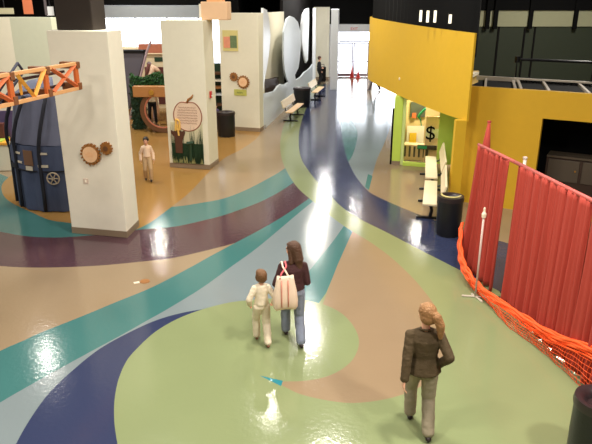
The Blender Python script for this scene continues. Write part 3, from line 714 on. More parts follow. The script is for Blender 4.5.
# roof deck with pale strips, beam, railing, dim window wall
dk = B(); prism(dk, [a0+on*.02+Vector((0, 0, OT-.16)), a0+od*sE+on*.02+Vector((0, 0, OT-.16)), a0+od*sE+on*3.2+Vector((0, 0, OT-.16)), a0+on*3.2+Vector((0, 0, OT-.16))], (0, 0, .1))
struct('ceiling', dk, M['black'])
rg = root('roof_joists', 'pale slanted joists on the dark roof behind the olive wall', 'joists', a0+Vector((0, 0, OT-.06)), math.atan2(od.y, od.x))
for x in (.45, 1.15, 1.28, 1.9, 2.75, 3.6, 4.5, 5.4):
    b_ = B(); prism(b_, [(x, .25, 0), (x+.06, .25, 0), (x-.35, 1.95, 0), (x-.41, 1.95, 0)], (0, 0, .06)); new_obj('joist', b_, M['roof_strip'], rg)
bmn = B(); box(bmn, -.2, sE, 2.0, 2.12, 0, .1); new_obj('edge_beam', bmn, M['roof_strip'], rg)
rl = root('pipe_railing', 'black pipe railing on the roof behind the olive wall', 'railing', a0+on*2.3+Vector((0, 0, OT-.06)), math.atan2(od.y, od.x))
bmn = B(); tube(bmn, [(.75, 0, 0), (.75, 0, .55), (6, 0, .55)], .035, 8); new_obj('rail', bmn, M['dark_metal'], rl)
new_obj('rail_joint', lathe(B(), [(0, .47), (.07, .47), (.07, .63), (0, .63)], 12, (.75, 0)), M['dark_metal'], rl)
for x in (2.6, 4.6): new_obj('rail_post', tube(B(), [(x, 0, 0), (x, 0, .55)], .025, 8), M['dark_metal'], rl)
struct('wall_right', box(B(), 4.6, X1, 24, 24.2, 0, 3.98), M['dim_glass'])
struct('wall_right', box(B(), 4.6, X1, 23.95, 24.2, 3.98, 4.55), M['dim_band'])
struct('wall_right', box(B(), 4.6, X1, 23.9, 24.2, 4.55, CE), M['black'])
for u, lab in ((488, 'black post on the loft window nearest the yellow wall'), (496, 'second black post on the loft window wall'), (531, 'black loft window post in the middle of the pale band'), (576, 'black loft window post at the right edge')):
    p = ay(u, 20, 23.8); o = new_obj('loft_post', box(B(), -.07, .07, -.05, .05, 0, CE-3.9), M['black'], None); o.location = (p.x, 23.85, 3.9); tag(o, lab, 'post', 'posts in front of the loft window wall')
# small slivers of mullion on the dim glass
for u in (523, 533, 497):
    p = ay(u, 50, 23.93); o = new_obj('trim_2', box(B(), -.03, .03, -.02, .02, 2, 3.98), M['dark']); o.location = (p.x, 23.97, 0); tag(o, kind='structure')

# ------------------------------------------------------------------ lime shop front below the yellow wall
SA, SB = (3.03, 18.92), (4.85, 18.36)
sd = (Vector(SB)-Vector(SA)).normalized(); SL = (Vector(SB)-Vector(SA)).length
sf = bpy.data.objects.new('window_3', None); COL.objects.link(sf); sf.location = (SA[0], SA[1], 0); sf.rotation_euler = (0, 0, math.atan2(sd.y, sd.x)); tag(sf, kind='structure')
def sx(u, v):
    p = hit(u, v, SA, SB); return (Vector((p.x, p.y))-Vector(SA)).length
xa, xb, xc, xd = sx(401.5, 140), sx(404.5, 140), sx(438, 140), sx(446, 140)
bm = B(); box(bm, 0, xa, -.08, .08, .12, 2.13); new_obj('jamb', bm, M['lime'], sf, bevel=.01)
new_obj('jamb', box(B(), xc, SL, -.08, .08, .12, 2.13), M['lime'], sf, bevel=.01)
new_obj('frame', box(B(), xa, xb, -.06, .06, .0, 2.13), M['lime_pale'], sf, bevel=.01)
new_obj('sill', box(B(), xb, xc, -.12, .06, 0, .1), M['lime'], sf, bevel=.01)
new_obj('plinth', box(B(), 0, xa, -.1, .1, 0, .12), M['baseboard'], sf)
new_obj('head', box(B(), xb, xc, -.06, .06, 2.03, 2.13), M['lime'], sf)
new_obj('pane', box(B(), xb, xc, -.01, .0, .1, 2.03), M['shop_pane'], sf)
new_obj('hinge_edge', box(B(), -.06, 0, -.05, .05, 0, 1.75), M['black'], sf)
struct('wall_right', prism(B(), [(3.06, 19.02, 0), (3.2, 19.02, 0), (4.6, 24, 0), (4.4, 24, 0)], (0, 0, 2.14)), M['lime'])
struct('wall_right', prism(B(), [(4.16, 15.2, 0), (4.8, 18.3, 0), (4.95, 18.3, 0), (4.31, 15.2, 0)], (0, 0, 2.7)), M['lime'])
bm = prism(B(), [(4.17, 15.3, .4), (4.4, 16.4, .4), (4.4, 16.4, 2.3), (4.17, 15.3, 2.3)], (-.03, 0, 0)); struct('window_4', bm, M['lime_pale'])
struct('wall_back', box(B(), 3.6, 6, 20.6, 20.75, 0, 2.7), M['shop_tan'])
struct('ceiling', prism(B(), [(3.1, 18.9, 2.6), (4.9, 18.3, 2.6), (6, 20.6, 2.6), (3.65, 20.6, 2.6)], (0, 0, .08)), M['paper_white'])
def shop(name, label, cat, u, v, dy):
    p = hit(u, v, SA, SB); k = (p.y+dy)/p.y; return p, k
def sboard(name, label, cat, u0, v0, u1, v1, dy, m, th=.04, group=None):
    a = ay((u0+u1)/2, v1, 18.8+dy); b = ay((u0+u1)/2, v0, 18.8+dy); w = (u1-u0)/2*(a.y*CT-(a.z-H)*ST)/F
    o = new_obj(name, box(B(), -w, w, 0, th, 0, b.z-a.z), M[m], None); o.location = a
    if label: tag(o, label, cat, group)
    return o
# notice board, poster, snake-like curl, dollar sign, shelf in the shop
sboard('notice_board', 'dark notice board inside the lime framed shop window', 'board', 410, 102, 425, 117, 1.72, 'shop_dark')
sboard('poster', 'cream poster below the notice board behind the shop window', 'poster', 406, 126, 423, 147, 1.71, 'paper_white', .03)
sboard('yellow_square', 'yellow square sheet on the cream poster in the shop', 'sheet', 409, 133, 416, 144, 1.66, 'shop_yellow', .03)
sboard('price_tag', 'small orange tag under the notice board in the shop', 'tag', 412, 113, 416, 118, 1.67, 'truss_orange', .03)
cs = root('shop_counter', 'low tan counter with dark slats behind the shop window', 'counter', (3.95, 19.55, 0), -.28)
new_obj('cabinet', box(B(), -.45, .7, -.2, .2, 0, .5), M['bench_wood'], cs, bevel=.01)
for i in range(7): new_obj('slat', box(B(), -.42+i*.15, -.36+i*.15, -.23, -.2, .12, .46), M['cabinet_dim'], cs)
gc = root('green_curl', 'green curled ornament hanging behind the shop window', 'ornament', ay(421, 118, 19.4), 0)
bm = B(); tube(bm, [(.13*math.cos(t)*(.6+.4*math.cos(t*.5)), 0, .3-.085*t+.03*math.sin(t*2)) for t in [i*.35 for i in range(20)]], [.03+.012*math.sin(i*.3) for i in range(20)], 8); new_obj('curl', bm, M['shop_green'], gc, smooth=True)
new_obj('cord', tube(B(), [(.12, 0, .28), (.12, 0, 2.6-ay(421, 118, 19.4).z)], .006, 5), M['dark'], gc)
ds = root('dollar_sign_panel', 'tan panel with a black dollar sign behind the shop window', 'sign', ay(431, 148, 19.1), -.28)
new_obj('panel', box(B(), -.21, .21, 0, .03, -.6, 1.0), M['gear_tan'], ds)
new_obj('panel_white', box(B(), -.2, .2, -.01, .0, .32, .62), M['paper_white'], ds)
text('dollar', '$', .62, M['black'], ds, (-.05, -.02, .46), (PI/2, 0, 0), .008)
sl = root('dark_ledge', 'dark green ledge under the dollar sign in the shop', 'ledge', ay(427, 147, 19.02), -.28)
new_obj('ledge', box(B(), -.3, .3, -.03, .06, -.08, .05), M['cabinet_brown'], sl); new_obj('ledge_trim', box(B(), -.3, .0, -.04, -.03, -.06, .04), M['shop_green'], sl); new_obj('ledge_leg', box(B(), -.04, .04, 0, .05, -ay(427, 147, 19.02).z, -.08), M['cabinet_brown'], sl)

# ------------------------------------------------------------------ red drapes on posts
CP = [(3.28, 10.85), (3.50, 9.55), (3.81, 7.45), (4.18, 5.0)]
DZT = 2.38
def drape(label, p, q, amp, n, folds, flare=0, gap0=.0, gap1=.0, seed=1):
    p, q = Vector((*p, 0)), Vector((*q, 0)); L = (q-p).length; d = (q-p)/L; nr = Vector((-d.y, d.x, 0))
    t = root('curtain', label, 'curtain', p, math.atan2(d.y, d.x), 'red curtains on pipe frames')
    bm = B(); rnd = random.Random(seed); nz = 24; rows = []
    ph = [rnd.uniform(0, 6) for _ in range(6)]
    for i in range(n+1):
        s = i/n; x0 = gap0+s*(L-gap0-gap1); row = []
        for j in range(nz+1):
            zf = 1-j/nz; z = DZT*zf*.985+.03
            a = amp*(.35+.65*(1-zf))
            f = a*(1.3-2.6*abs(math.sin(folds*PI*s+ph[0]+.9*math.sin(5*s+ph[1])))**.6+.5*math.sin(folds*1.7*2*PI*s+ph[2])+.35*math.sin(folds*3.1*2*PI*s+ph[3]+zf*.6))
            x = x0+.01*math.sin(folds*4*PI*s+ph[4])*(1-zf)
            if flare: x -= flare*(1-zf)**1.5*(1-s)**2
            row.append(bm.verts.new((x, f, z)))
        rows.append(row)
    for a, b in zip(rows, rows[1:]):
        for j in range(nz): bm.faces.new((a[j], a[j+1], b[j+1], b[j]))
    o = new_obj('drape', bm, M['red_drape'], t, smooth=True)
    o.modifiers.new('solid', 'SOLIDIFY').thickness = .012
    new_obj('top_pipe', tube(B(), [(.0, 0, DZT), (L, 0, DZT)], .03, 10), M['pipe_pink'], t, smooth=True)
    return t
drape('narrow red curtain panel at the far end beside the black trash can', CP[0], CP[1], .06, 140, 5, .25, .02, .15, 3)
drape('wide red curtain panel below the dark opening of the olive wall', CP[1], CP[2], .05, 220, 8, 0, .13, .01, 5)
drape('last red curtain panel, standing behind the brownish-lidded black bin', CP[2], CP[3], .05, 220, 8, 0, .0, .05, 9)
for i, (x, y) in enumerate(CP[:3]):
    t = root('drape_post', ['tall post wrapped in red cloth at the far end of the curtains', 'white post showing in the gap between the first two curtains', 'white post hidden between the wide and the last red curtain'][i], 'post', (x+.14, y-.02, 0), .2, 'posts of the curtain frames')
    hh = DZT+(.40 if i == 0 else .06)
    new_obj('upright', tube(B(), [(0, 0, 0), (0, 0, hh)], .026, 10), M['pipe_white'], t, smooth=True)
    bm = B(); box(bm, -.2, .2, -.03, .03, 0, .02); box(bm, -.03, .03, -.2, .2, 0, .02); new_obj('base_plate', bm, M['dark_metal'], t)
    new_obj('post_cap', lathe(B(), [(0, hh), (.035, hh), (.035, hh+.03), (0, hh+.04)], 12), M['pipe_white'] if i else M['red_drape'], t)
    if i == 0: new_obj('red_wrap', tube(B(), [(0, 0, DZT-.5), (-.01, 0, DZT), (0, 0, hh)], [.1, .07, .025], 10), M['red_drape'], t, smooth=True)
# ------------------------------------------------------------------ orange safety net and its pole
gx = catmull([tuple(gp(u, v))[:2] for u, v in ((463, 257), (467, 271), (472, 282), (477, 291), (492, 305), (510, 326), (540, 348), (572, 376))]+[(3.92, 6.2), (4.1, 5.2)], 14)
gt = catmull([(3.22, 11.1, .8), (3.14, 10.8, .5), (3.09, 10.35, .34), (3.1, 9.95, .27), (3.2, 9.5, .2), (3.37, 8.9, .22), (3.55, 8.2, .27), (3.7, 7.6, .36), (3.82, 7.0, .55), (3.95, 6.2, .7), (4.12, 5.2, .8)], 14)
def samp(c, t):
    x = t*(len(c)-1); i = min(int(x), len(c)-2); f = x-i
    return Vector([c[i][k]*(1-f)+c[i+1][k]*f for k in range(len(c[0]))])
net = root('safety_net', 'orange plastic safety net strung low along the red curtains', 'net', (3.2, 9.5, 0))
bm = B(); NN, MM = 120, 8; rows = []
for i in range(NN+1):
    t = i/NN; g = samp(gx, t); g = Vector((g.x, g.y, .012)); tp_ = samp(gt, t); row = []
    for j in range(MM+1):
        s = j/MM; p = g.lerp(tp_, s); p.x -= .04+.05*math.sin(PI*s)*(1 if t > .3 else .3)
        p.x += .012*math.sin(i*.9+j); row.append(bm.verts.new(p-Vector((3.2, 9.5, 0))))
    rows.append(row)
for i in range(NN):
    for j in range(MM):
        bm.faces.new((rows[i][j], rows[i+1][j], rows[i+1][j+1], rows[i][j+1]))
o = new_obj('mesh_web', bm, M['net_orange'], net)
w = o.modifiers.new('wire', 'WIREFRAME'); w.thickness = .009; w.use_even_offset = False
tp2 = [samp(gt, i/120)-Vector((3.24, 9.5, 0)) for i in range(121)]
for k, (dz, dx, r) in enumerate(((0, 0, .028), (-.035, -.012, .022), (.02, .02, .02), (-.07, -.02, .016), (-.11, -.03, .014))):
    new_obj('gathered_edge', tube(B(), [p+Vector((dx+.01*math.sin(i*.7+k), 0, dz*(1.0 if p.z > .25 else .6)+.008*math.sin(i*.5+k*2))) for i, p in enumerate(tp2)], r, 6), M['net_orange'], net, smooth=True)
po = root('stanchion_pole', 'slim white pole on crossed feet standing before the red curtains', 'pole', (3.08, 9.52, 0), .25)
new_obj('pole', tube(B(), [(0, 0, .03), (-.0, .0, 1.5)], .018, 8), M['pipe_white'], po, smooth=True)
new_obj('pole_tip', lathe(B(), [(0, 1.46), (.035, 1.46), (.04, 1.52), (.018, 1.56), (.018, 1.62), (0, 1.64)], 12), M['paper_white'], po)
bm = B(); tube(bm, [(-.2, .1, .015), (.2, -.08, .015)], .018, 6); tube(bm, [(.02, -.2, .015), (0, .12, .015)], .018, 6); new_obj('foot', bm, M['roof_strip'], po)
# floor outlet cover and red stand by the door
fo = root('floor_outlet', 'small brass floor outlet cover on the tan floor stripe', 'outlet', gp(145, 281.5), .4)
new_obj('cover', lathe(B(), [(0, 0), (.09, 0), (.085, .012), (0, .014)], 20), M['gear_brown'], fo); new_obj('flap', box(B(), -.2, -.1, -.03, .03, 0, .01), M['paper_white'], fo)
for (x, y, lab, h) in ((3.85, 43.2, 'taller red cone standing before the middle of the exit doors', .8), (4.25, 43.0, 'shorter red cone right of the taller one by the doors', .5)):
    t = root('traffic_cone', lab, 'cone', (x, y, 0), 0, 'red cones by the exit')
    new_obj('cone', lathe(B(), [(.14, .04), (.03, h), (0, h+.01)], 20), M['red_cone'], t, smooth=True); new_obj('base', box(B(), -.18, .18, -.18, .18, 0, .04), M['red_cone'], t)
# hanging banners and pipes high on the left
for (u0, v0, u1, v1, m, lab) in ((24, -4, 31, 14, 'orange_flag', 'orange and white banner hanging above the left wall'), (47, 6.5, 53, 15.5, 'bluewhite', 'white banner hanging beside the brown column'), (-4, 8, 13, 14, 'board_cream', 'pale strip banner at the left edge above the wall')):
    a = ay(u0, v1, 23.0); b = ay(u1, v0, 23.0); t = root('hanging_banner', lab, 'banner', ((a.x+b.x)/2, 23, a.z), 0, 'banners hanging above the left wall')
    w = (b.x-a.x)/2; h = b.z-a.z; new_obj('cloth', box(B(), -w, w, 0, .03, 0, h), M[m], t); new_obj('rod', tube(B(), [(0, .015, h), (0, .015, CE-a.z)], .02, 6), M['dark_metal'], t)
for (x, lab) in ((-11.3, 'black hanging pipe left of the orange banner'), (-8.7, 'black hanging pipe right of the orange banner')):
    o = new_obj('hanging_pipe', tube(B(), [(0, 0, 4.4), (0, 0, CE)], .05, 8), M['cloth_grey'], None); o.location = (x, 22.6, 0); tag(o, lab, 'pipe', 'pipes hanging above the left wall')

# ------------------------------------------------------------------ people
_ico = {}
def ico(sub):
    if sub not in _ico:
        t = bmesh.new(); bmesh.ops.create_icosphere(t, subdivisions=sub, radius=1)
        _ico[sub] = ([v.co.copy() for v in t.verts], [[v.index for v in f.verts] for f in t.faces]); t.free()
    return _ico[sub]
class Soup:
    def __init__(self): self.v = []; self.f = []
def blob(bm, c, r, sub=2, mtx=None):
    if not isinstance(r, (tuple, list)): r = (r, r, r)
    V, Fs = ico(sub); k = len(bm.v); cx, cy, cz = c
    P = [Vector((v.x*r[0]+cx, v.y*r[1]+cy, v.z*r[2]+cz)) for v in V]
    if mtx is not None: P = [mtx @ p for p in P]
    bm.v += [tuple(p) for p in P]; bm.f += [[i+k for i in f] for f in Fs]
def cone(bm, a, b, ra, rb, mtx=None, sub=2):
    a, b = Vector(a), Vector(b); t3 = lambda r: Vector(r) if isinstance(r, (tuple, list)) else Vector((r, r, r))
    ra, rb = t3(ra), t3(rb); n = max(2, int((b-a).length/(.45*min(*ra, *rb)))+1)
    for i in range(n+1):
        f = i/n; blob(bm, a.lerp(b, f), tuple(ra.lerp(rb, f)), sub, mtx)
def fuse(name, bm, vox, m, parent, smooth=4, wr=0.0, wf=14.0, seed=0):
    me = bpy.data.meshes.new('t'); me.from_pydata(bm.v, [], bm.f)
    o = bpy.data.objects.new('t', me); COL.objects.link(o)
    r = o.modifiers.new('r', 'REMESH'); r.mode = 'VOXEL'; r.voxel_size = vox
    s = o.modifiers.new('s', 'SMOOTH'); s.factor = .5; s.iterations = smooth
    dg = bpy.context.evaluated_depsgraph_get(); dg.update()
    me2 = bpy.data.meshes.new_from_object(o.evaluated_get(dg))
    bpy.data.objects.remove(o); bpy.data.meshes.remove(me)
    if wr:
        CO = [v.co.copy() for v in me2.vertices]; NO = [v.normal.copy() for v in me2.vertices]; out = []
        for p, nn in zip(CO, NO):
            q = Vector((p.x*wf, p.y*wf, p.z*wf*1.5+seed))
            out.extend(p+nn*wr*(noise.noise(q)+.5*noise.noise(q*2.1)))
        me2.vertices.foreach_set('co', out); me2.update()
    me2.name = name; me2.materials.clear(); me2.materials.append(m)
    for p in me2.polygons: p.use_smooth = True
    o = bpy.data.objects.new(name, me2); COL.objects.link(o)
    if parent: o.parent = parent
    return o
def ik(a, b, l1, l2, pole):
    a, b = Vector(a), Vector(b); d = b-a; D = min(d.length, (l1+l2)*.999); d.normalize()
    x = (l1*l1-l2*l2+D*D)/(2*D); h = math.sqrt(max(0, l1*l1-x*x))
    p = Vector(pole); p = (p-d*p.dot(d)).normalized()
    return a+d*x+p*h, a+d*D
def hand(bm, W, d, side, s, curl=.35):
    d = d.normalized(); fw = Vector((0, 1, 0)); fw = (fw-d*fw.dot(d)).normalized(); n = Vector((-side, 0, 0)); n = (n-d*n.dot(d)-fw*n.dot(fw)).normalized()
    for k, ln in enumerate((.062, .074, .07, .054)):
        l = fw*(1.5-k)*.0195*s; b0 = W+d*.015*s+l*.55; b1 = W+d*.085*s+l
        cone(bm, b0, b1, .014*s, .0115*s)
        d1 = d*math.cos(curl)+n*math.sin(curl); d2 = d*math.cos(curl*2.6)+n*math.sin(curl*2.6)
        b2 = b1+d1*ln*.55*s; cone(bm, b1, b2, .0095*s, .009*s, sub=1); cone(bm, b2, b2+d2*ln*.5*s, .009*s, .0078*s, sub=1)
    t0 = W+d*.03*s+fw*.022*s; t1 = t0+(d*.55+fw*.75+n*.2).normalized()*.042*s; cone(bm, t0, t1, .013*s, .0105*s, sub=1); cone(bm, t1, t1+(d*.9+fw*.3+n*.35).normalized()*.032*s, .0105*s, .0085*s, sub=1)
def person(label, loc, head_deg, Hh, ank, wri, m_top, m_leg, m_hair, m_shoe, hs=1.0, look=0.0, nod=0.0, hair='short', top='shirt', vox=.0065, pole_arm=((-.6, -1, -.2), (.6, -1, -.2)), slim=1.0, lean=.02, toe=(0, 0), bulk=1.0, hem=0):
    s = Hh/1.70; r = root('person', label, 'person', loc, math.radians(head_deg))
    S = lambda *p: Vector(p)*s
    zd = -.02
    hipz = .90+zd; body = Soup(); trs = Soup(); shirt = Soup()
    ly = lambda z: lean*max(0, (z-.9))/.5
    child = hs > 1.15
    sw = .150*(slim*.4+.6) if not child else .132; hw = .085
    # torso levels: z, rx, ry
    LV = [(.88, .150*(slim*.5+.5), .115*slim), (.97, .148*(slim*.5+.5), .108*slim), (1.06, .125*slim, .095*slim), (1.18, .138*slim, .102*slim), (1.28, .150*slim, .108*slim), (1.36, .125*slim, .085)]
    if child: LV = [(.88, .132, .11), (.97, .134, .112), (1.06, .13, .105), (1.18, .13, .1), (1.28, .132, .098), (1.36, .11, .08)]
    def torso(bm, e, lo, hi, flare=0):
        L = [l for l in LV if lo <= l[0] <= hi]
        for a, b in zip(L, L[1:]):
            for i in range(6):
                f = i/5; z = a[0]+(b[0]-a[0])*f; k = flare*max(0, 1-(z-lo)/.2)
                blob(bm, S(0, ly(z), z+zd), tuple(q*s for q in (a[1]+(b[1]-a[1])*f+e+k, a[2]+(b[2]-a[2])*f+e+k, .045)))
    torso(body, -.012, .8, 1.4); torso(shirt, .012, .96 if top != 'jacket' else .87, 1.4,   .045 if top == 'jacket' else .012)
    torso(trs, .004, .8, 1.0)
    nk = S(0, ly(1.4), 1.40+zd)
    hc = S(0, ly(1.5)+.025, 1.70-.118*hs+0.0)
    for sd in (-1, 1): cone(body, S(sd*.03, ly(1.35), 1.37+zd), S(sd*sw, ly(1.35), 1.325+zd), .046*s, .044*s); cone(shirt, S(sd*.045, ly(1.35), 1.37+zd), S(sd*sw, ly(1.35), 1.325+zd), .058*s, .058*s)
    cone(body, nk, hc-S(0, .02, .05), .052*s, .048*s)
    # legs and shoes
    for i, sd in enumerate((-1, 1)):
        hip = S(sd*hw, 0, hipz); an = S(*ank[i]); kn, an = ik(hip, an, .435*s, .425*s, (sd*.08, 1, 0))
        cone(body, hip, kn, .078*s, .05*s); cone(body, kn, kn.lerp(an, .4), .05*s, .05*s); cone(body, kn.lerp(an, .4), an, .05*s, .034*s)
        w = 1.0 if not child else .92
        cone(trs, hip+S(0, 0, -.01), kn, .097*s*w*(bulk*.5+.5), .07*s*bulk); cone(trs, kn, kn.lerp(an, .92)+S(0, -.005, 0), .07*s*bulk, .064*s*bulk)
        f = Vector((math.sin(toe[i]), math.cos(toe[i]), 0)); up = max(0, an.z-.075*s)
        sh = Soup(); heel = an-f*.045*s; heel.z = an.z-.04*s; tz = .034*s; tp = an+f*.165*s*(1-.15*up/(.1*s+1e-6) if up else 1); tp.z = tz
        ball = an+f*.09*s; ball.z = .038*s+up*.25
        cone(sh, heel, ball, (.036*s, .036*s, .034*s), (.043*s, .043*s, .033*s)); cone(sh, ball, tp, (.043*s, .043*s, .032*s), (.03*s, .03*s, .024*s)); cone(sh, an-S(0, 0, .0), ball, .04*s, .03*s); cone(sh, an, heel, .04*s, .036*s)
        fuse('shoe', sh, vox, m_shoe, r, 3)
        cone(body, an, ball, .032*s, .026*s)
    # arms and hands
    for i, sd in enumerate((-1, 1)):
        sho = S(sd*(sw+.008), ly(1.35), 1.322+zd); el, wr_ = ik(sho, S(*wri[i]), .275*s, .245*s, pole_arm[i])
        cone(body, sho, el, .046*s, .036*s); cone(body, el, wr_, .036*s, .024*s)
        cone(shirt, sho, el, .059*s*(bulk*.5+.5), .052*s*bulk); cone(shirt, el, el.lerp(wr_, .95), .052*s*bulk, .045*s*bulk)
        hand(body, wr_, wr_-el, sd, s*(1.05 if not child else 1.1))
    # head
    hm = Matrix.Translation(hc) @ Matrix.Rotation(look, 4, 'Z') @ Matrix.Rotation(nod, 4, 'X') @ Matrix.Scale(s*hs, 4)
    blob(body, (0, -.008, .01), (.074, .092, .1), 3, hm); blob(body, (0, .03, -.055), (.056, .058, .058), 3, hm); blob(body, (0, .05, -.09), (.03, .03, .022), 2, hm)
    cone(body, (0, .084, .012), (0, .103, -.022), .009, .014, hm, 1); 
    for q in (-1, 1):
        blob(body, (q*.075, -.008, -.008), (.011, .02, .03), 2, hm); blob(body, (q*.03, .078, .03), (.02, .012, .008), 1, hm); blob(body, (q*.038, .06, -.03), (.022, .02, .02), 2, hm)
    fuse('body', body, vox, M['skin'], r, 2)
    for q in (-1, 1):
        e = Soup(); blob(e, (q*.031, .0835, .012), (.012, .007, .0075), 2, hm); fuse('eye', e, .003*s, M['eye'], r, 1)
    e = Soup(); blob(e, (0, .088, -.058), (.023, .008, .007), 2, hm); fuse('mouth', e, .003*s, M['lip'], r, 1)
    h = Soup()
    blob(h, (0, -.03, .03), (.092, .106, .1), 3, hm)
    if hair == 'short': blob(h, (0, -.045, -.02), (.078, .075, .075), 3, hm); blob(h, (0, .035, .075), (.06, .05, .035), 2, hm)
    if hair == 'mop':
        blob(h, (0, -.04, -.02), (.09, .085, .085), 3, hm); blob(h, (0, .035, .07), (.066, .06, .04), 2, hm)
        for q in (-1, 1): blob(h, (q*.062, -.01, -.02), (.032, .06, .06), 2, hm)
    if hair == 'long':
        blob(h, (0, .03, .08), (.062, .05, .03), 2, hm)
        cone(h, (0, -.06, -.0), (0, -.085, -.13), .085, .078, hm); cone(h, (0, -.085, -.13), (.01, -.09, -.25), (.08, .055, .06), (.06, .04, .05), hm)
        for q in (-1, 1): cone(h, (q*.068, -.005, 0), (q*.085, -.02, -.17), .034, .032, hm)
    if hair == 'tail':
        blob(h, (0, -.05, -.03), (.09, .085, .075), 3, hm); blob(h, (0, .03, .07), (.064, .05, .035), 2, hm)
        cone(h, (.03, -.1, .02), (.05, -.135, .0), .045, .05, hm); cone(h, (.05, -.135, 0), (.085, -.15, -.09), .05, .05, hm); cone(h, (.085, -.15, -.09), (.1, -.13, -.23), .05, .026, hm)
    fuse('hair', h, vox*1.1, m_hair, r, 3, .006*s, 40)
    fuse('trousers', trs, vox*1.25, m_leg, r, 5, .006*s, 11/s, 3.0)
    fuse({'jacket': 'jacket', 'shirt': 'shirt', 'sweater': 'sweater'}[top], shirt, vox*1.25, m_top, r, 5, .006*s, 12/s, 7.0)
    if top == 'jacket':
        c = Soup(); n = 20
        for a0 in range(n): 
            a = 2*PI*a0/n; blob(c, S(.068*math.cos(a), ly(1.4)+.062*math.sin(a), 1.405+zd+.015*(-math.sin(a))), .017*s, 1)
        fuse('collar', c, vox, m_top, r, 3)
    return r
stand = lambda w=.09: ((-w, .0, .075), (w, 0, .075))
hang = ((-.25, .03, .80), (.25, .03, .80))
W1 = Vector((-.04, 8.09, 0)); A1 = 10
person('long-haired woman in maroon top and grey-blue trousers walking beside the small boy', W1, A1, 1.57, ((-.085, .25, .075), (.085, -.25, .10)), ((-.23, .16, .93), (.15, .22, 1.02)), M['cloth_maroon'], M['cloth_jeans'], M['hair_brown'], M['shoe_dark'], hair='long', top='sweater', look=.75, nod=-.12, pole_arm=((-.5, -1, -.2), (.35, -1, -.3)), slim=1.24, lean=.03, bulk=1.22, hs=1.1)
person('small boy in cream tracksuit with mop of brown hair walking beside the woman', (-.5, 8.02, 0), 12, 1.18, ((-.09, .21, .075), (.09, -.2, .09)), ((-.24, .12, .88), (.27, .1, .9)), M['cloth_cream'], M['cloth_cream'], M['hair_tan'], M['shoe_brown'], hs=1.26, bulk=1.3, hair='mop', top='sweater', look=.25, pole_arm=((-.6, -.8, -.2), (.6, -.8, -.3)))
person('woman in dark olive jacket and taupe trousers with a blonde ponytail, walking alone', (1.45, 6.05, 0), -3, 1.64, ((-.08, .23, .075), (.085, -.2, .085)), ((-.24, -.2, .80), (.2, .02, .93)), M['cloth_olive'], M['cloth_taupe'], M['hair_blonde'], M['shoe_dark'], hair='tail', top='jacket', look=.3, nod=-.1, pole_arm=((-.3, -1, 0), (.5, -1, -.1)), slim=1.22, bulk=1.22, hs=1.1)
person('boy in peach shirt and khaki trousers standing alone on the gold floor', (-4.22, 17.0, 0), 196, 1.26, ((-.08, .17, .075), (.1, -.14, .085)), ((-.24, .05, .82), (.24, .0, .82)), M['cloth_peach'], M['cloth_khaki'], M['hair_black'], M['shoe_dark'], hs=1.22, bulk=1.25, hair='short', top='shirt', vox=.008, look=-.2)
person('dark clothed person standing by the white wall end beside the dark case', (1.42, 39.1, 0), -80, 1.75, stand(), ((-.2, .2, 1.0), (.22, .1, .85)), M['cloth_black'], M['cloth_black'], M['hair_brown'], M['shoe_dark'], vox=.012)
person('person in grey trousers walking out from behind the yellow curved wall', (4.62, 36.6, 0), 85, 1.75, ((-.09, .3, .075), (.09, -.3, .1)), hang, M['cloth_grey'], M['cloth_grey'], M['hair_brown'], M['shoe_dark'], vox=.012)
person('person in black trousers standing behind the round wooden portal', (-6.0, 25.75, 0), 190, 1.72, stand(.12), hang, M['cloth_cream'], M['cloth_black'], M['hair_black'], M['shoe_dark'], vox=.012)
person('small child in purple partly hidden behind the trash can under the gears', (-3.14, 24.15, 0), 170, 1.12, stand(), hang, M['cloth_purple'], M['cloth_black'], M['hair_black'], M['shoe_dark'], hs=1.25, vox=.011)
# tote bag on the woman's shoulder
tg = root('tote_bag', 'cream tote bag with pinkish stripes hanging from the shoulder of the woman in maroon', 'bag', W1, math.radians(A1))
bm = B()
prof = [(.66, .15, .04), (.70, .175, .065), (.80, .178, .075), (.92, .165, .068), (1.02, .145, .05), (1.12, .125, .03), (1.165, .12, .018)]
rings = []
for z, a, b in prof:
    rings.append([bm.verts.new((-.15+a*math.copysign(abs(math.cos(t))**.55, math.cos(t)), -.215+b*math.copysign(abs(math.sin(t))**.8, math.sin(t))-.05*(1.1-z)*.3, z+.012*math.sin(3*t))) for t in [2*PI*k/28 for k in range(28)]])
for a, b in zip(rings, rings[1:]):
    for k in range(28): bm.faces.new((a[k], a[(k+1) % 28], b[(k+1) % 28], b[k]))
bm.faces.new(rings[0]); bm.faces.new(rings[-1])
o = new_obj('bag_body', bm, M['tote'], tg, smooth=True); 
for x in (-.215, -.12):
    new_obj('stripe', tube(B(), [(x*.95-.005, -.262, 1.12), (x, -.288, 1.0), (x, -.3, .85), (x, -.292, .72)], .0075, 6), M['tote_stripe'], tg, smooth=True)
for x, dx in ((-.23, .015), (-.09, -.035)):
    new_obj('strap', tube(B(), [(x, -.235, 1.13), (x*.9+dx-.01, -.2, 1.2), (-.135+dx, -.12, 1.265), (-.13+dx, .01, 1.29), (-.135+dx, .09, 1.24), (-.12, .11, 1.14)], .013, 8), M['tote' if dx < 0 else 'pink_strap'], tg, smooth=True)

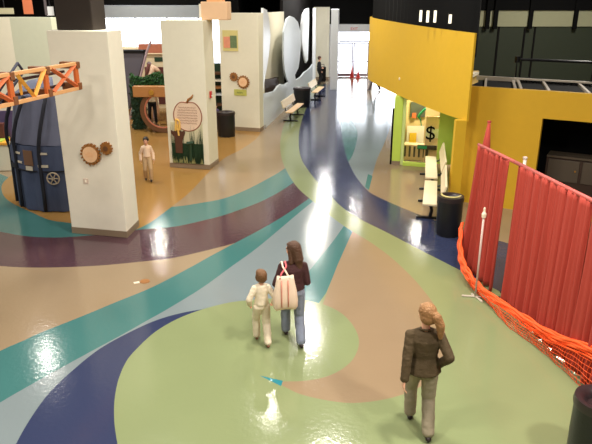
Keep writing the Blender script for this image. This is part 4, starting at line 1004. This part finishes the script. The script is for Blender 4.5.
# ------------------------------------------------------------------ lamps, added fill lights and daylight
def lamp(x, y, z, watts, size, col=(1, .94, .84), spread=180):
    l = bpy.data.lights.new('ceiling_or_fill_lamp', 'AREA'); l.shape = 'DISK'; l.size = size; l.energy = watts; l.color = col; l.spread = math.radians(spread)
    o = bpy.data.objects.new('ceiling_or_fill_lamp', l); COL.objects.link(o); o.location = (x, y, z); return o
LZ = 7.8
for (u, v, w, s) in ((47, 358, 110, .24), (270, 406, 80, .2), (321, 224, 160, .24), (354, 215, 120, .22), (412, 265, 110, .2), (160, 240, 160, .24), (306, 312, 90, .2), (330, 160, 180, .3), (190, 178, 200, .25), (425, 190, 160, .25)):
    p = gp(u, v)*(1+LZ/H); lamp(p.x, p.y, LZ, w, s) if p.y < 42 else None
for (x, y, w) in ((-6, 1, 320), (0, -2, 200), (5, 2, 480), (-10, 8, 260), (8, 6, 200), (-3, 4.5, 240), (2.6, 6, 400), (-3.5, 13, 240), (1.0, 14.4, 230), (-10, 14, 200), (-.5, 9, 260)):  # unseen fill lights, added to brighten pillar fronts, drapes and near floor
    lamp(x, y, LZ, w, .8)
lamp(-9, 26, 7.5, 420, .6); lamp(-15, 16, 7.5, 140, .6)
lamp(1.8, 37, 6.5, 300, .6, (1, .97, .93)); lamp(1, 30, 6.8, 220, .5); lamp(-6.2, 19, LZ, 300, .24); lamp(.55, 21.8, LZ, 240, .22)
lamp(4.2, 19.6, 2.55, 75, .5); lamp(9, 19, 7.4, 380, .6)  # shop interior light, then an unseen one added to brighten the loft
w = bpy.data.worlds.new('daylight'); SC.world = w; w.use_nodes = True
bg = w.node_tree.nodes['Background']; bg.inputs[0].default_value = (.88, .93, 1, 1); bg.inputs[1].default_value = 8.0
cam = bpy.data.cameras.new('camera'); co = bpy.data.objects.new('camera', cam); COL.objects.link(co)
co.location = (0, 0, H); co.rotation_euler = (PI/2-TH, 0, 0)
cam.sensor_width = 36; cam.lens = F/592*36; cam.clip_end = 200
SC.camera = co
SC.view_settings.view_transform = 'Standard'; SC.view_settings.look = 'None'; SC.view_settings.gamma = 1; SC.view_settings.exposure = .1
SC.view_settings.use_curve_mapping = False
SC.cycles.use_denoising = True; SC.cycles.max_bounces = 6
SC.cycles.sample_clamp_indirect = 6
